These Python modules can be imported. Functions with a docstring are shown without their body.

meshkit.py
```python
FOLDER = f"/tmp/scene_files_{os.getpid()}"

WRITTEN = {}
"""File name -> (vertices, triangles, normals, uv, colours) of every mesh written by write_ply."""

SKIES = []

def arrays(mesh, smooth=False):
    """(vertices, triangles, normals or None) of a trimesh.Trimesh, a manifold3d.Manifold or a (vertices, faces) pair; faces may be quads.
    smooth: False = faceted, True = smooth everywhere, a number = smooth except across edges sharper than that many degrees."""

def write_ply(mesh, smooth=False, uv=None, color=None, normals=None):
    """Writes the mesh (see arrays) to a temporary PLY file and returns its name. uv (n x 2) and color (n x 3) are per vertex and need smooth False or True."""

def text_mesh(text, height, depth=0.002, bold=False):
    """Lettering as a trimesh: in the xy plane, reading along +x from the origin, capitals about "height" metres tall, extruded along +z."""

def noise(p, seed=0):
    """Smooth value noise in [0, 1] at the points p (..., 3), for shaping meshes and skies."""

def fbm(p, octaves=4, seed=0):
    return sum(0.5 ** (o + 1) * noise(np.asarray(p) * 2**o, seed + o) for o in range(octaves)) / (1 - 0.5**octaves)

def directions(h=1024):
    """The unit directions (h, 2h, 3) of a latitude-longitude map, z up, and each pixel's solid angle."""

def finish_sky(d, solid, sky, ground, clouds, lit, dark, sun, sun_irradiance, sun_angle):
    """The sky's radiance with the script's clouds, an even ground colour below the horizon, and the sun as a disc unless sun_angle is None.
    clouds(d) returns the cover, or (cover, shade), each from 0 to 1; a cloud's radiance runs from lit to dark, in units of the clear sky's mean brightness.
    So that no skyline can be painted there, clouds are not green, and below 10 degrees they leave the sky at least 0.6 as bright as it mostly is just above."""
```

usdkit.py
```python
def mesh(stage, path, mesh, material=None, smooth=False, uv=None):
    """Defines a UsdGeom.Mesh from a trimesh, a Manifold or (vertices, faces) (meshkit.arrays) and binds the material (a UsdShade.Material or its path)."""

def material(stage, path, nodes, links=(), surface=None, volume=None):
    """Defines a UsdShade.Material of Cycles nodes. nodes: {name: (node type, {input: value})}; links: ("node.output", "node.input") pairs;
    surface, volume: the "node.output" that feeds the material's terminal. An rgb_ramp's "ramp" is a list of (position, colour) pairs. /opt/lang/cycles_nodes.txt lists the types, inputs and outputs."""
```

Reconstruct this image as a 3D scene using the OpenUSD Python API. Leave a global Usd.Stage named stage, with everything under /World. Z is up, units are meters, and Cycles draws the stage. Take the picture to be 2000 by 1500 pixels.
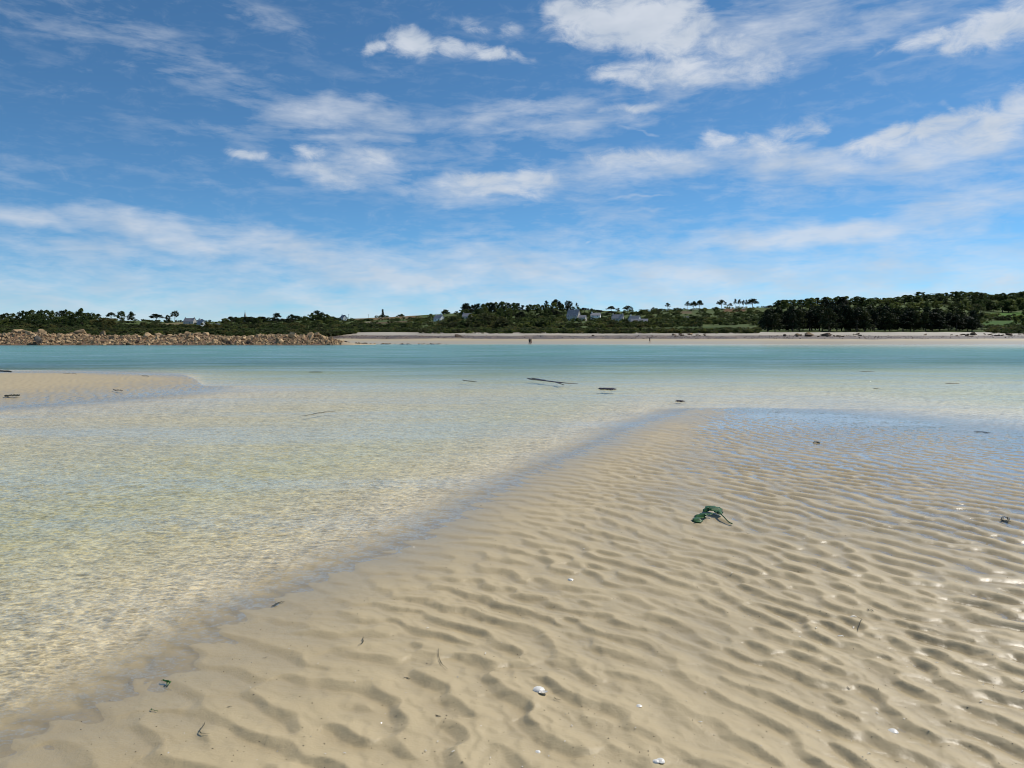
import math, random
import numpy as np
import trimesh
from scipy.ndimage import map_coordinates, gaussian_filter
import meshkit, usdkit
from pxr import Usd, UsdGeom, UsdLux, UsdShade, Gf, Sdf, Vt

stage = Usd.Stage.CreateInMemory()
UsdGeom.SetStageUpAxis(stage, 'Z')
UsdGeom.SetStageMetersPerUnit(stage, 1.0)
UsdGeom.Xform.Define(stage, '/World')
UsdGeom.Scope.Define(stage, '/World/Looks')
T = Sdf.ValueTypeNames
L = '/World/Looks/'

# ---------------------------------------------------------------- camera
H, PITCH, FPX = 1.6, 0.0589, 1502.0          # eye height, downward tilt, focal length in photo pixels (2000 wide)
EXPOSURE = 0.0
cam = UsdGeom.Camera.Define(stage, '/World/camera')
cam.CreateHorizontalApertureAttr(36.0)
cam.CreateVerticalApertureAttr(27.0)
cam.CreateFocalLengthAttr(36.0 * FPX / 2000.0)
cam.CreateClippingRangeAttr(Gf.Vec2f(0.05, 20000.0))
cam.CreateExposureAttr(EXPOSURE)
cam.AddTranslateOp().Set(Gf.Vec3d(0, 0, H))
cam.AddRotateXOp().Set(90.0 - math.degrees(PITCH))

# ---------------------------------------------------------------- sun and sky
SUN_AZ, SUN_EL = math.radians(58.0), math.radians(50.0)
SUN_I, SKY_S = 1.0, 0.10
sun = UsdLux.DistantLight.Define(stage, '/World/sun')
sun.CreateIntensityAttr(SUN_I)
sun.CreateNormalizeAttr(True)
sun.CreateAngleAttr(0.53)
sun.CreateColorAttr(Gf.Vec3f(1.0, 0.95, 0.87))
sun.AddRotateZOp().Set(-math.degrees(SUN_AZ))
sun.AddRotateXOp().Set(-(90.0 - math.degrees(SUN_EL)))   # -z axis points away from the sun


def pix_dir(u, v):
    """World direction seen at photo pixel (u, v)."""
    a, b = (u - 1000.0) / FPX, (750.0 - v) / FPX
    d = np.array([a, math.cos(PITCH) + b * math.sin(PITCH), -math.sin(PITCH) + b * math.cos(PITCH)])
    return d / np.linalg.norm(d)


def pix_ground(u, v, z=0.0):
    d = pix_dir(u, v)
    t = (H - z) / max(-d[2], 1e-6)
    return np.array([d[0] * t, d[1] * t])


def pix_at(u, dist):
    """x, y of the point straight below pixel column u at forward distance dist."""
    return (u - 1000.0) / FPX * dist * 1.002, dist


class Graph:
    """Collects Cycles nodes and links for usdkit.material."""
    def __init__(self):
        self.n, self.l, self.k = {}, [], 0

    def add(self, kind, inputs=None, **links):
        name = f'{kind}{self.k}'
        self.k += 1
        self.n[name] = (kind, dict(inputs or {}))
        for sock, src in links.items():
            if isinstance(src, str):
                self.l.append((src, f'{name}.{sock}'))
            else:
                self.n[name][1][sock] = src
        return name

    def m(self, op, a, b=None, c=None, clamp=False):
        kw = {'value1': a}
        if b is not None:
            kw['value2'] = b
        if c is not None:
            kw['value3'] = c
        return self.add('math', {'math_type': op, 'use_clamp': clamp}, **kw) + '.value'

    def ramp01(self, v, lo, hi, to0=0.0, to1=1.0, kind='smoothstep'):
        return self.add('map_range', {'range_type': kind, 'from_min': lo, 'from_max': hi, 'to_min': to0, 'to_max': to1, 'clamp': True}, value=v) + '.result'

    def noise(self, vec, scale, detail=4.0, rough=0.5, dist=0.0, dim='3D'):
        return self.add('noise_texture', {'dimensions': dim, 'scale': scale, 'detail': detail, 'roughness': rough, 'distortion': dist}, vector=vec) + '.fac'

    def mixc(self, fac, a, b, kind='mix'):
        return self.add('mix', {'mix_type': kind}, fac=fac, color1=a, color2=b) + '.color'

    def build(self, path, surface=None, volume=None):
        return usdkit.material(stage, L + path, self.n, self.l, surface=surface, volume=volume)


# cloud banks as they stand in the sky: (photo u, v, half length, half height, tilt in degrees (up to the right), strength)
CIRRUS = [(330, 110, 420, 70, -16, .40), (120, 60, 260, 60, -14, .35), (520, 40, 260, 40, -12, .35), (640, 215, 190, 45, 5, .85), (740, 235, 120, 45, -12, .7),
          (60, 425, 150, 26, -5, .95), (330, 455, 250, 42, -8, .95), (560, 485, 260, 48, -9, .8), (760, 545, 200, 30, -4, .8), (880, 550, 100, 20, -6, .5), (300, 505, 380, 20, -5, .4),
          (700, 310, 130, 60, -10, .7), (620, 340, 110, 30, -6, .7), (930, 365, 190, 40, 3, .8), (1050, 215, 230, 30, 8, .6), (1150, 230, 200, 34, 6, .6), (880, 475, 170, 26, -14, .4), (980, 520, 300, 40, -3, .55),
          (1520, 60, 380, 80, 2, .75), (1380, 150, 260, 60, 5, .6), (1330, 320, 250, 34, 4, .95), (1560, 320, 230, 40, -8, .85), (1880, 290, 280, 55, 8, .8), (1780, 120, 300, 12, 8, .35),
          (1600, 455, 330, 34, 3, .95), (1880, 400, 260, 60, 12, .75), (1900, 330, 240, 60, 6, .5), (1450, 535, 330, 50, 2, .55), (1750, 520, 350, 60, 4, .45), (1900, 560, 200, 26, 2, .55),
          (1250, 385, 110, 4, -4, .45), (1140, 470, 18, 4, 16, .5), (1260, 412, 60, 4, -6, .4), (1232, 252, 40, 7, -24, .55), (1600, 230, 220, 26, 10, .25), (450, 250, 120, 26, -8, .3)]
PUFFS = [(800, 82, 62, 32, 4, 1.0), (735, 96, 40, 12, 10, .8), (890, 92, 70, 20, -14, .95), (960, 105, 70, 16, -6, .85), (1020, 112, 34, 12, 0, .7), (920, 50, 36, 18, -20, .6), (985, 55, 36, 18, 0, .5),
         (1160, 45, 110, 52, -4, 1.1), (1260, 40, 130, 66, -4, 1.2), (1330, 78, 70, 50, 0, 1.0), (1240, 140, 90, 30, 0, .85), (1200, 150, 50, 14, 0, .8), (1350, 135, 120, 40, -6, .8), (1460, 130, 110, 34, -4, .75), (1400, 90, 120, 30, 0, .6),
         (1830, 72, 110, 26, 8, .9), (1920, 50, 110, 52, 14, 1.0), (1990, 20, 90, 60, 10, 1.0), (1950, 240, 180, 40, 10, 1.0), (1800, 255, 150, 32, 12, .95), (1690, 280, 110, 20, 8, .9), (1990, 200, 70, 40, 8, .8), (1830, 218, 20, 18, 20, .7),
         (1545, 258, 60, 26, 0, .65), (1420, 275, 90, 16, -2, .75), (1500, 290, 110, 26, 0, .6), (1250, 305, 110, 24, 0, .7), (1240, 205, 80, 12, 4, .6), (500, 298, 80, 14, -4, .7), (600, 300, 50, 22, 0, .6), (640, 340, 90, 24, -6, .6), (720, 300, 60, 26, 0, .5),
         (930, 345, 80, 24, 4, .85), (1040, 348, 60, 26, 0, .9), (990, 372, 120, 18, 2, .7), (850, 555, 70, 14, -6, .45), (1960, 548, 50, 12, 0, .6)]


def make_sky():
    g = Graph()
    sky = g.add('sky_texture', {'sky_type': 'single_scattering', 'sun_disc': False, 'sun_elevation': SUN_EL, 'sun_rotation': SUN_AZ, 'altitude': 0.0, 'air_density': 0.6, 'aerosol_density': 0.1, 'ozone_density': 6.0}) + '.color'
    tc = g.add('texture_coordinate') + '.generated'
    s = g.add('separate_xyz', vector=tc)
    az = g.m('arctan2', s + '.x', s + '.y')
    el = g.m('arcsine', s + '.z')
    ae = g.add('combine_xyz', x=az, y=el, z=0.0) + '.vector'
    # small wobble of the banks' outlines
    wob = g.add('noise_texture', {'scale': 14.0, 'detail': 3.0, 'roughness': 0.55}, vector=ae) + '.color'
    wv = g.add('vector_math', {'math_type': 'subtract', 'vector2': (.5, .5, .5)}, vector1=wob) + '.vector'
    wv = g.add('vector_math', {'math_type': 'multiply', 'vector2': (.10, .035, 0)}, vector1=wv) + '.vector'
    aw = g.add('vector_math', {'math_type': 'add'}, vector1=ae, vector2=wv) + '.vector'

    def banks(rows, vec, inner):
        total = None
        for (u, v, a, b, tilt, w) in rows:
            d = pix_dir(u, v)
            ca, ce = math.atan2(d[0], d[1]), math.asin(d[2])
            k = 1.0 / FPX
            m = g.add('mapping', {'mapping_type': 'texture', 'location': (ca, ce, 0), 'rotation': (0, 0, math.radians(tilt)), 'scale': (a * k * math.cos(ca) ** 1.5, b * k * math.cos(ca), 1)}, vector=vec) + '.vector'
            r = g.add('vector_math', {'math_type': 'length'}, vector1=m) + '.value'
            f = g.ramp01(r, inner, 1.35, w, 0.0)
            total = f if total is None else g.m('smoothmax', total, f, 0.25)
        return total

    mc = banks(CIRRUS, aw, 0.0)
    mp = banks(PUFFS, aw, 0.15)
    st = g.add('mapping', {'mapping_type': 'point', 'scale': (8.5, 36.0, 1), 'rotation': (0, 0, math.radians(4))}, vector=ae) + '.vector'
    n1 = g.noise(st, 1.0, 9.0, 0.63, 0.45)
    st2 = g.add('mapping', {'mapping_type': 'point', 'scale': (26.0, 52.0, 1), 'location': (3.1, 1.7, 0)}, vector=ae) + '.vector'
    n2 = g.noise(st2, 1.0, 9.0, 0.66, 0.5)
    st3 = g.add('mapping', {'mapping_type': 'point', 'scale': (26.0, 95.0, 1), 'rotation': (0, 0, math.radians(5)), 'location': (7.7, 2.2, 0)}, vector=ae) + '.vector'
    n3 = g.noise(st3, 1.0, 5.0, 0.6, 0.3)
    lowv = g.add('mapping', {'mapping_type': 'point', 'scale': (1.6, 5.0, 1), 'location': (9.3, 4.4, 0)}, vector=ae) + '.vector'
    low = g.noise(lowv, 1.0, 3.0, 0.5, 0.3)
    veil = g.ramp01(low, 0.47, 0.75, 0.0, 0.24)
    veil = g.m('add', veil, g.ramp01(el, 0.0, 0.17, 0.66, 0.0))                 # thin haze towards the horizon
    c1 = g.m('add', g.m('add', mc, veil), g.m('add', g.m('multiply', g.m('subtract', n1, 0.5), 1.45), g.m('multiply', g.m('subtract', n3, 0.5), 0.85)))
    c1 = g.m('multiply', g.ramp01(c1, 0.20, 1.12, 0, 1.0, 'linear'), g.ramp01(g.m('add', mc, veil), 0.02, 0.4))
    c2 = g.m('add', mp, g.m('multiply', g.m('subtract', n2, 0.5), 1.7))
    c2 = g.m('multiply', g.ramp01(c2, 0.18, 1.15, 0, 1.0), g.ramp01(mp, 0.03, 0.35))
    dens = g.m('subtract', 1.0, g.m('multiply', g.m('subtract', 1.0, g.m('multiply', c1, 0.72)), g.m('subtract', 1.0, g.m('multiply', c2, 0.85))))
    # thick cores are a little greyer than their edges
    grey = g.ramp01(g.noise(st2, 0.45, 4.0, .5), 0.3, 0.7)
    white = g.mixc(grey, CLOUD_A, CLOUD_B)
    sky = g.mixc(1.0, sky, SKY_TINT, 'multiply')
    col = g.mixc(dens, sky, white)
    bg = g.add('background_shader', {'strength': SKY_S}, color=col)
    return g.build('sky', surface=bg + '.background')


SKY_TINT = (0.80, 1.16, 1.16)
CLOUD_A, CLOUD_B = (7.2, 7.6, 8.2), (5.8, 6.4, 7.2)
dome = UsdLux.DomeLight.Define(stage, '/World/sky')
dome.GetPrim().SetCustomDataByKey('kind', 'structure')
UsdShade.MaterialBindingAPI.Apply(dome.GetPrim()).Bind(make_sky())


# ---------------------------------------------------------------- helpers
def tag(o, label=None, cat=None, group=None, kind=None):
    p = o.GetPrim() if hasattr(o, 'GetPrim') else o
    for k, v in (('label', label), ('category', cat), ('group', group), ('kind', kind)):
        if v:
            p.SetCustomDataByKey(k, v)
    return p


_names = {}


def numbered(parent, name):
    k = (str(parent), name)
    n = _names.get(k, 0)
    _names[k] = n + 1
    return f'{parent}/{name}' if n == 0 else f'{parent}/{name}_{n:03d}'


def obj(name, mesh, mat, parent=None, smooth=False):
    parent = '/World' if parent is None else str(parent.GetPath())
    return usdkit.mesh(stage, numbered(parent, name), mesh, L + mat, smooth=smooth).GetPrim()


def primvar(prim, name, arr):
    pv = UsdGeom.PrimvarsAPI(prim)
    arr = np.asarray(arr, np.float32)
    if arr.ndim == 1:
        pv.CreatePrimvar(name, T.FloatArray, 'vertex').Set(Vt.FloatArray.FromNumpy(arr))
    else:
        pv.CreatePrimvar(name, T.Float3Array, 'vertex').Set(Vt.Vec3fArray.FromNumpy(arr))


def sstep(x, a, b):
    t = np.clip((np.asarray(x, float) - a) / (b - a), 0, 1)
    return t * t * (3 - 2 * t)


def fb(x, y, scale, seed=0, octaves=4):
    """fractal value noise of the ground plane, about -1 .. 1"""
    out, amp, tot = 0.0, 1.0, 0.0
    for o in range(octaves):
        p = np.stack([x / scale, y / scale, np.full_like(x, 0.37 + o)], -1)
        out = out + amp * (meshkit.noise(p, seed + o) * 2 - 1)
        tot += amp
        amp *= 0.5
        scale = scale * 0.5
    return out / tot


# ---------------------------------------------------------------- the ground: sand, channel, far beach
RN, RDX = 1800, 0.0105


def ripple_tile(angle, wavelength, spread, band, seed, skew):
    """A tile of current ripples: short-crested, forked, gentle on one side and steep on the other."""
    r = np.random.default_rng(seed)
    k = np.fft.fftfreq(RN, RDX)
    kx, ky = np.meshgrid(k, k, indexing='xy')
    kr, ka = np.hypot(kx, ky), np.arctan2(ky, kx)
    k0 = 1.0 / wavelength
    da = (ka - angle + np.pi) % (2 * np.pi) - np.pi
    w = np.exp(-0.5 * (np.log(np.maximum(kr, 1e-6) / k0) / band) ** 2 - 0.5 * (da / spread) ** 2)
    w[np.abs(da) > 1.5] = 0
    z = np.fft.ifft2(w * np.fft.fft2(r.normal(size=(RN, RN))))
    a = np.abs(z) / np.abs(z).mean()
    p = np.angle(z)
    a = np.minimum(a, 1.35) ** 0.5
    t = (p / (2 * np.pi)) % 1.0
    s_ = np.clip(t / skew, 0, 1)
    w_ = np.clip((t - skew) / (1 - skew), 0, 1)
    h = np.where(t < skew, 0.55 * s_ ** 1.6 + 0.45 * np.sin(np.pi / 2 * s_), (1 - w_) ** 1.25)
    return a * (2 * h - 1)


TILE_A = ripple_tile(math.radians(212), 0.245, 0.50, 0.34, 5, 0.76)
TILE_B = ripple_tile(math.radians(228), 0.26, 0.55, 0.36, 6, 0.76)
TILE_C = ripple_tile(math.radians(222), 0.115, 0.85, 0.40, 8, 0.74)


def ripples(x, y):
    wx = x + 0.42 * fb(x, y, 2.4, 11, 2)
    wy = y + 0.42 * fb(x, y, 2.4, 21, 2)
    # crests swing round further out
    def at(tile, s):
        c = np.stack([((wy * s) / RDX) % RN, ((wx * s) / RDX) % RN])
        return map_coordinates(tile, c.reshape(2, -1), order=1, mode='grid-wrap').reshape(x.shape)
    b = sstep(x - 0.25 * y, -0.9, 0.6)
    out = at(TILE_A, 1.0) * b + at(TILE_B, 1.0) * (1 - b)
    out = out * 0.92 + at(TILE_C, 1.0) * (0.15 + 0.2 * fb(x, y, 0.9, 23, 2))
    return out


SHORE = np.array([pix_ground(u, v) for u, v in [(-500, 1640), (0, 1470), (200, 1390), (400, 1265), (500, 1195), (640, 1130), (800, 1060), (930, 985), (1080, 905), (1170, 865), (1240, 825), (1290, 811)]])
SHORE = np.vstack([[-4.2, -3.0], SHORE, [5.0, 20.5], [16.0, 42.0]])


def shore_dist(x, y):
    """signed distance to the near waterline, positive on the sandbank's side (to its right)"""
    best, sign = np.full(x.shape, 1e9), np.ones(x.shape)
    for (ax, ay), (bx, by) in zip(SHORE[:-1], SHORE[1:]):
        dx, dy = bx - ax, by - ay
        t = np.clip(((x - ax) * dx + (y - ay) * dy) / (dx * dx + dy * dy), 0, 1)
        d = np.hypot(x - ax - t * dx, y - ay - t * dy)
        s = np.where((x - ax) * dy - (y - ay) * dx > 0, 1.0, -1.0)
        near = d < best
        best, sign = np.where(near, d, best), np.where(near, s, sign)
    return best * sign


FAR_S = [-0.72, -0.40, -0.2, 0.0, 0.3, 0.7]
FAR_T = [  # depth of bed (m) against distance, for each bearing
    ([0, 38, 42, 47, 56, 70, 110, 165, 185, 192, 205], [9, .3, -.10, -.5, -1.5, -2.2, -2.4, -1.8, -.9, 0, .6]),
    ([0, 20, 27, 36, 45, 56, 70, 110, 160, 190, 205, 215], [9, .3, -.05, -.16, -.36, -.75, -1.4, -2.2, -1.7, -.8, 0, .4]),
    ([0, 14, 18, 28, 38, 46, 56, 75, 120, 180, 212, 232, 262], [9, .3, -.06, -.12, -.27, -.45, -.85, -1.7, -2.0, -1.6, -.5, 0, 1.6]),
    ([0, 15, 17, 28, 40, 50, 62, 82, 130, 180, 215, 231, 262], [9, .3, -.03, -.13, -.28, -.5, -.95, -1.8, -1.7, -1.2, -.4, 0, 1.6]),
    ([0, 15.5, 18, 28, 40, 50, 60, 80, 110, 150, 190, 228, 262], [9, .3, -.04, -.13, -.27, -.5, -.9, -1.6, -1.4, -.6, -.18, 0, 1.6]),
    ([0, 10, 14, 25, 40, 50, 62, 80, 100, 120, 150, 190, 222, 262], [9, .3, -.03, -.12, -.28, -.5, -.95, -1.6, -1.4, -.6, -.22, -.10, 0, 1.6])]


def far_bed(x, y):
    s = x / np.maximum(y, 1.0)
    vals = np.stack([np.interp(y, a, b) for a, b in FAR_T])
    vals = np.where(vals < -.3, -.3 + (vals + .3) * .3, vals)          # the channel is shallow: its colour comes from cloudy water
    beach = np.interp(y, [228, 262, 278, 292, 303, 330, 3000], [0, 1.6, 2.6, 3.5, 4.2, 3.0, -2.0])
    vals = np.where(y > 262, np.maximum(beach, vals) * 0 + beach, vals)
    i = np.clip(np.searchsorted(FAR_S, s) - 1, 0, len(FAR_S) - 2)
    t = np.clip((s - np.array(FAR_S)[i]) / (np.array(FAR_S)[i + 1] - np.array(FAR_S)[i]), 0, 1)
    lo = np.take_along_axis(vals, i[None], 0)[0]
    hi = np.take_along_axis(vals, (i + 1)[None], 0)[0]
    return lo * (1 - t) + hi * t


def base_height(x, y):
    """mean height of the sand above the water (m)"""
    dl = shore_dist(x, y)
    q = 0.86 * x + 0.51 * y
    m = np.interp(q, [-6, 0, 3, 4.5, 5.7, 7.2, 9.0, 10.8, 12.5, 14, 18, 25], [.028, .021, .0120, .0135, .0100, .0055, .0010, -.0025, -.006, -.0105, -.05, -.2])
    m = m + 0.010 * np.exp(-((dl - 0.75) / 0.5) ** 2) + 0.005 * fb(x, y, 2.2, 31, 3)
    ramp = np.where(dl < 0, 0.042, 0.03) * dl
    bar = -np.log(np.exp(-m / 0.006) + np.exp(-np.clip(ramp, -1, 1) / 0.006)) * 0.006      # smooth minimum
    bar = np.maximum(bar, -0.15 + 0.02 * fb(x, y, 3.0, 41, 3))
    ex, ey = (x + 25) / 15.0, (y - 24.4) / 12.2
    e = np.sqrt(ex * ex + ey * ey)
    isle = np.interp(e, [0, .55, .85, 1.0, 1.25, 2.2], [.035, .024, .008, .000, -.05, -.16]) + 0.006 * fb(x, y, 3.0, 51, 3)
    isle = isle + 0.012 * sstep(y, 22, 34) * sstep(1.05 - e, 0, .2)
    near = np.maximum(bar, isle)
    fbd = far_bed(x, y)
    return np.where(y > 45, fbd, np.minimum(near, fbd)), dl, e


# crest line of the rocky point on the far side: photo column and row
REEF_LINE = [(-700, 655), (-300, 650), (-80, 648), (0, 647), (30, 642), (70, 641), (90, 643), (110, 648), (130, 649), (145, 643), (160, 642), (175, 647), (185, 650), (260, 652), (330, 653), (345, 652), (370, 649), (385, 647), (405, 647),
             (415, 652), (430, 655), (470, 655), (500, 653), (530, 650), (560, 649), (575, 648), (590, 651), (605, 651), (618, 648), (632, 652), (640, 656), (655, 662), (680, 668), (710, 672), (760, 674)]
REEF_U = [a for a, b in REEF_LINE]
REEF_Z = [max(1.6 + (661.5 - b) / FPX * 208.0, 0) * 0.86 for a, b in REEF_LINE]


def ground_height(x, y):
    r = np.hypot(x, y)
    b, dl, e = base_height(x, y)
    rip = ripples(x, y) if True else 0
    amp = 0.0142 * np.where(dl > 0, 0.3 + 0.7 * sstep(dl, 0.1, 1.3), 0.3 - 0.1 * sstep(-dl, .2, .8))
    amp = np.where((y > 14) & (dl < 0), 0.009 * sstep(y, 14, 17), amp) * (1 - 0.7 * sstep(r, 30, 60))
    amp = amp * (0.9 + 0.6 * fb(x, y, 1.3, 61, 3))
    rip_mid = 0.0035 * fb(x, y, 0.5, 66, 2) * (1 - sstep(r, 15, 25))
    fine = rip_mid + 0.0016 * fb(x, y, 0.07, 71, 2) * (1 - sstep(r, 6, 12))
    far = 0.12 * fb(x, y, 9.0, 81, 4) * sstep(b, 0.1, 1.6) * sstep(r, 150, 230)
    u = 1000 + FPX * x / np.maximum(y, 1)
    reef = np.interp(u, REEF_U, REEF_Z) * sstep(y, 188, 207) * (1 - sstep(y, 224, 246)) * (y > 150)
    reef = reef * (0.8 + 0.45 * fb(x, y, 4.0, 86, 4))
    return np.maximum(b + np.where(b > -0.5, amp * rip, 0) + fine + far, np.where(reef > 0.05, reef, -9)), b, rip, dl, e


def polar(r0, r1, near_step, far_step, cols, back):
    rs, r = [r0], r0
    while r < r1:
        r += min(r * r / 1230.0 * near_step, r * far_step) if r > 2.2 else .1
        rs.append(r)
    rs = np.array(rs)
    th = np.concatenate([np.linspace(-0.74, 0.74, cols), np.linspace(0.74, 2 * np.pi - 0.74, back + 1)[1:]])
    th[-1] = th[0]
    R, A = np.meshgrid(rs, th[:-1], indexing='ij')
    x, y = R * np.sin(A), R * np.cos(A)
    n, c = R.shape
    i, j = np.meshgrid(np.arange(n - 1), np.arange(c), indexing='ij')
    j2 = (j + 1) % c
    q = np.stack([i * c + j, i * c + j2, (i + 1) * c + j2, (i + 1) * c + j], -1).reshape(-1, 4)
    f = np.vstack([q[:, [0, 2, 1]], q[:, [0, 3, 2]]])
    return x.ravel(), y.ravel(), f


def sand_material():
    g = Graph()
    pos = g.add('geometry') + '.position'
    tint = g.add('attribute', {'attribute': 'tint'}) + '.color'
    wet = g.add('attribute', {'attribute': 'wet'}) + '.fac'
    n = g.noise(pos, 3.0, 6, .6)
    n2 = g.noise(pos, 260.0, 3, .7)
    n3 = g.noise(pos, 38.0, 4, .6)
    c = g.mixc(g.ramp01(n, .3, .7, 0, .5), tint, (0.9, 0.88, 0.86), 'multiply')
    c = g.mixc(g.ramp01(n2, .62, .75, 0, .45), c, (0.10, 0.075, 0.05))           # dark grains
    c = g.mixc(g.ramp01(n3, .6, .8, 0, .35), c, (0.55, 0.50, 0.42), 'multiply')
    c = g.mixc(g.m('multiply', wet, 0.85), c, (0.74, 0.735, 0.72), 'multiply')
    h = g.m('add', g.m('multiply', g.noise(pos, 420.0, 2, .6), 0.0014), g.m('multiply', g.noise(pos, 55.0, 5, .65), 0.0045))
    nb = g.add('bump', {'strength': 0.55, 'distance': 1.0}, height=h) + '.normal'
    rough = g.ramp01(wet, 0.0, 1.0, 0.6, 0.13, 'linear')
    p = g.add('principled_bsdf', {'specular_ior_level': 0.55}, base_color=c, roughness=rough, normal=nb)
    return g.build('sand', surface=p + '.BSDF')


sand_material()
gx, gy, gf = polar(0.9, 900.0, 0.55, 0.0125, 860, 50)
gz, gb, grip, gdl, ge = ground_height(gx, gy)
gr = np.hypot(gx, gy)
wet = np.clip(0.78 - gz / 0.030 + 0.35 * fb(gx, gy, 0.8, 91, 3), 0.05, 1.0)
wet = np.where(gr > 60, np.clip(0.9 - gz / 1.6, 0.0, 1.0), wet)
wet = np.where(gr < 300, wet * (1 - .85 * np.maximum(sstep(-gz, 0.0, 0.012) * sstep(.6 - gdl, 0, .5), sstep(-gb, .012, .05))), wet)  # submerged sand loses its wet darkening, a painted brightening imitating focused sunlight
SAND = np.array([0.50, 0.395, 0.222])
tint = np.tile(SAND, (len(gx), 1))
big = fb(gx, gy, 14.0, 101, 3)[:, None]
tint = tint * (1 + 0.06 * big)
floor_ = (sstep(-gb, .01, .06) * sstep(fb(gx, gy * 1.6, 5.0, 105, 4), .0, .45))[:, None]
tint = tint * (1 - floor_) + floor_ * tint * np.array([1.02, 1.01, .93])
# the far beach: damp sand, a dark band of shingle and weed, then dry pale sand
zn = gz + 0.45 * fb(gx, gy, 12.0, 111, 4)
band = sstep(zn, 1.35, 1.7) * (1 - sstep(zn, 2.6, 3.0)) * (gy > 200)
spk = (meshkit.noise(np.stack([gx / 1.3, gy / 5.0, gx * 0], -1), 7) * 0.75 + 0.35)[:, None]
tint = tint * (1 - band[:, None]) + band[:, None] * np.array([0.17, 0.115, 0.075]) * spk
dry = (sstep(zn, 2.65, 3.05) * (gy > 200))[:, None]
tint = tint * (1 - dry) + dry * np.array([0.54, 0.47, 0.36]) * (.72 + .38 * fb(gx, gy * 4, 16.0, 116, 3))[:, None]
reef = (sstep(-0.222 - gx / np.maximum(gy, 1), -0.03, 0.03) * sstep(gy, 178, 190) * (1 - sstep(gy, 232, 248)))[:, None]
tint = tint * (1 - reef) + reef * np.array([0.24, 0.135, 0.055]) * spk
wet = np.where(gr > 150, np.minimum(wet, .55) * (1 - reef[:, 0]) * (1 - band), wet)
back = (sstep(-0.228 - gx / np.maximum(gy, 1), -0.01, 0.05) * sstep(gy, 236, 262))[:, None]
tint = tint * (1 - back) + back * np.array([0.07, 0.075, 0.035])
gm = usdkit.mesh(stage, '/World/sand', (np.stack([gx, gy, gz], 1), gf), L + 'sand', smooth=True)
primvar(gm, 'tint', tint)
primvar(gm, 'wet', wet)
tag(gm, kind='structure')


def ground_z(x, y):
    return float(ground_height(np.array([float(x)]), np.array([float(y)]))[0][0])


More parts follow.
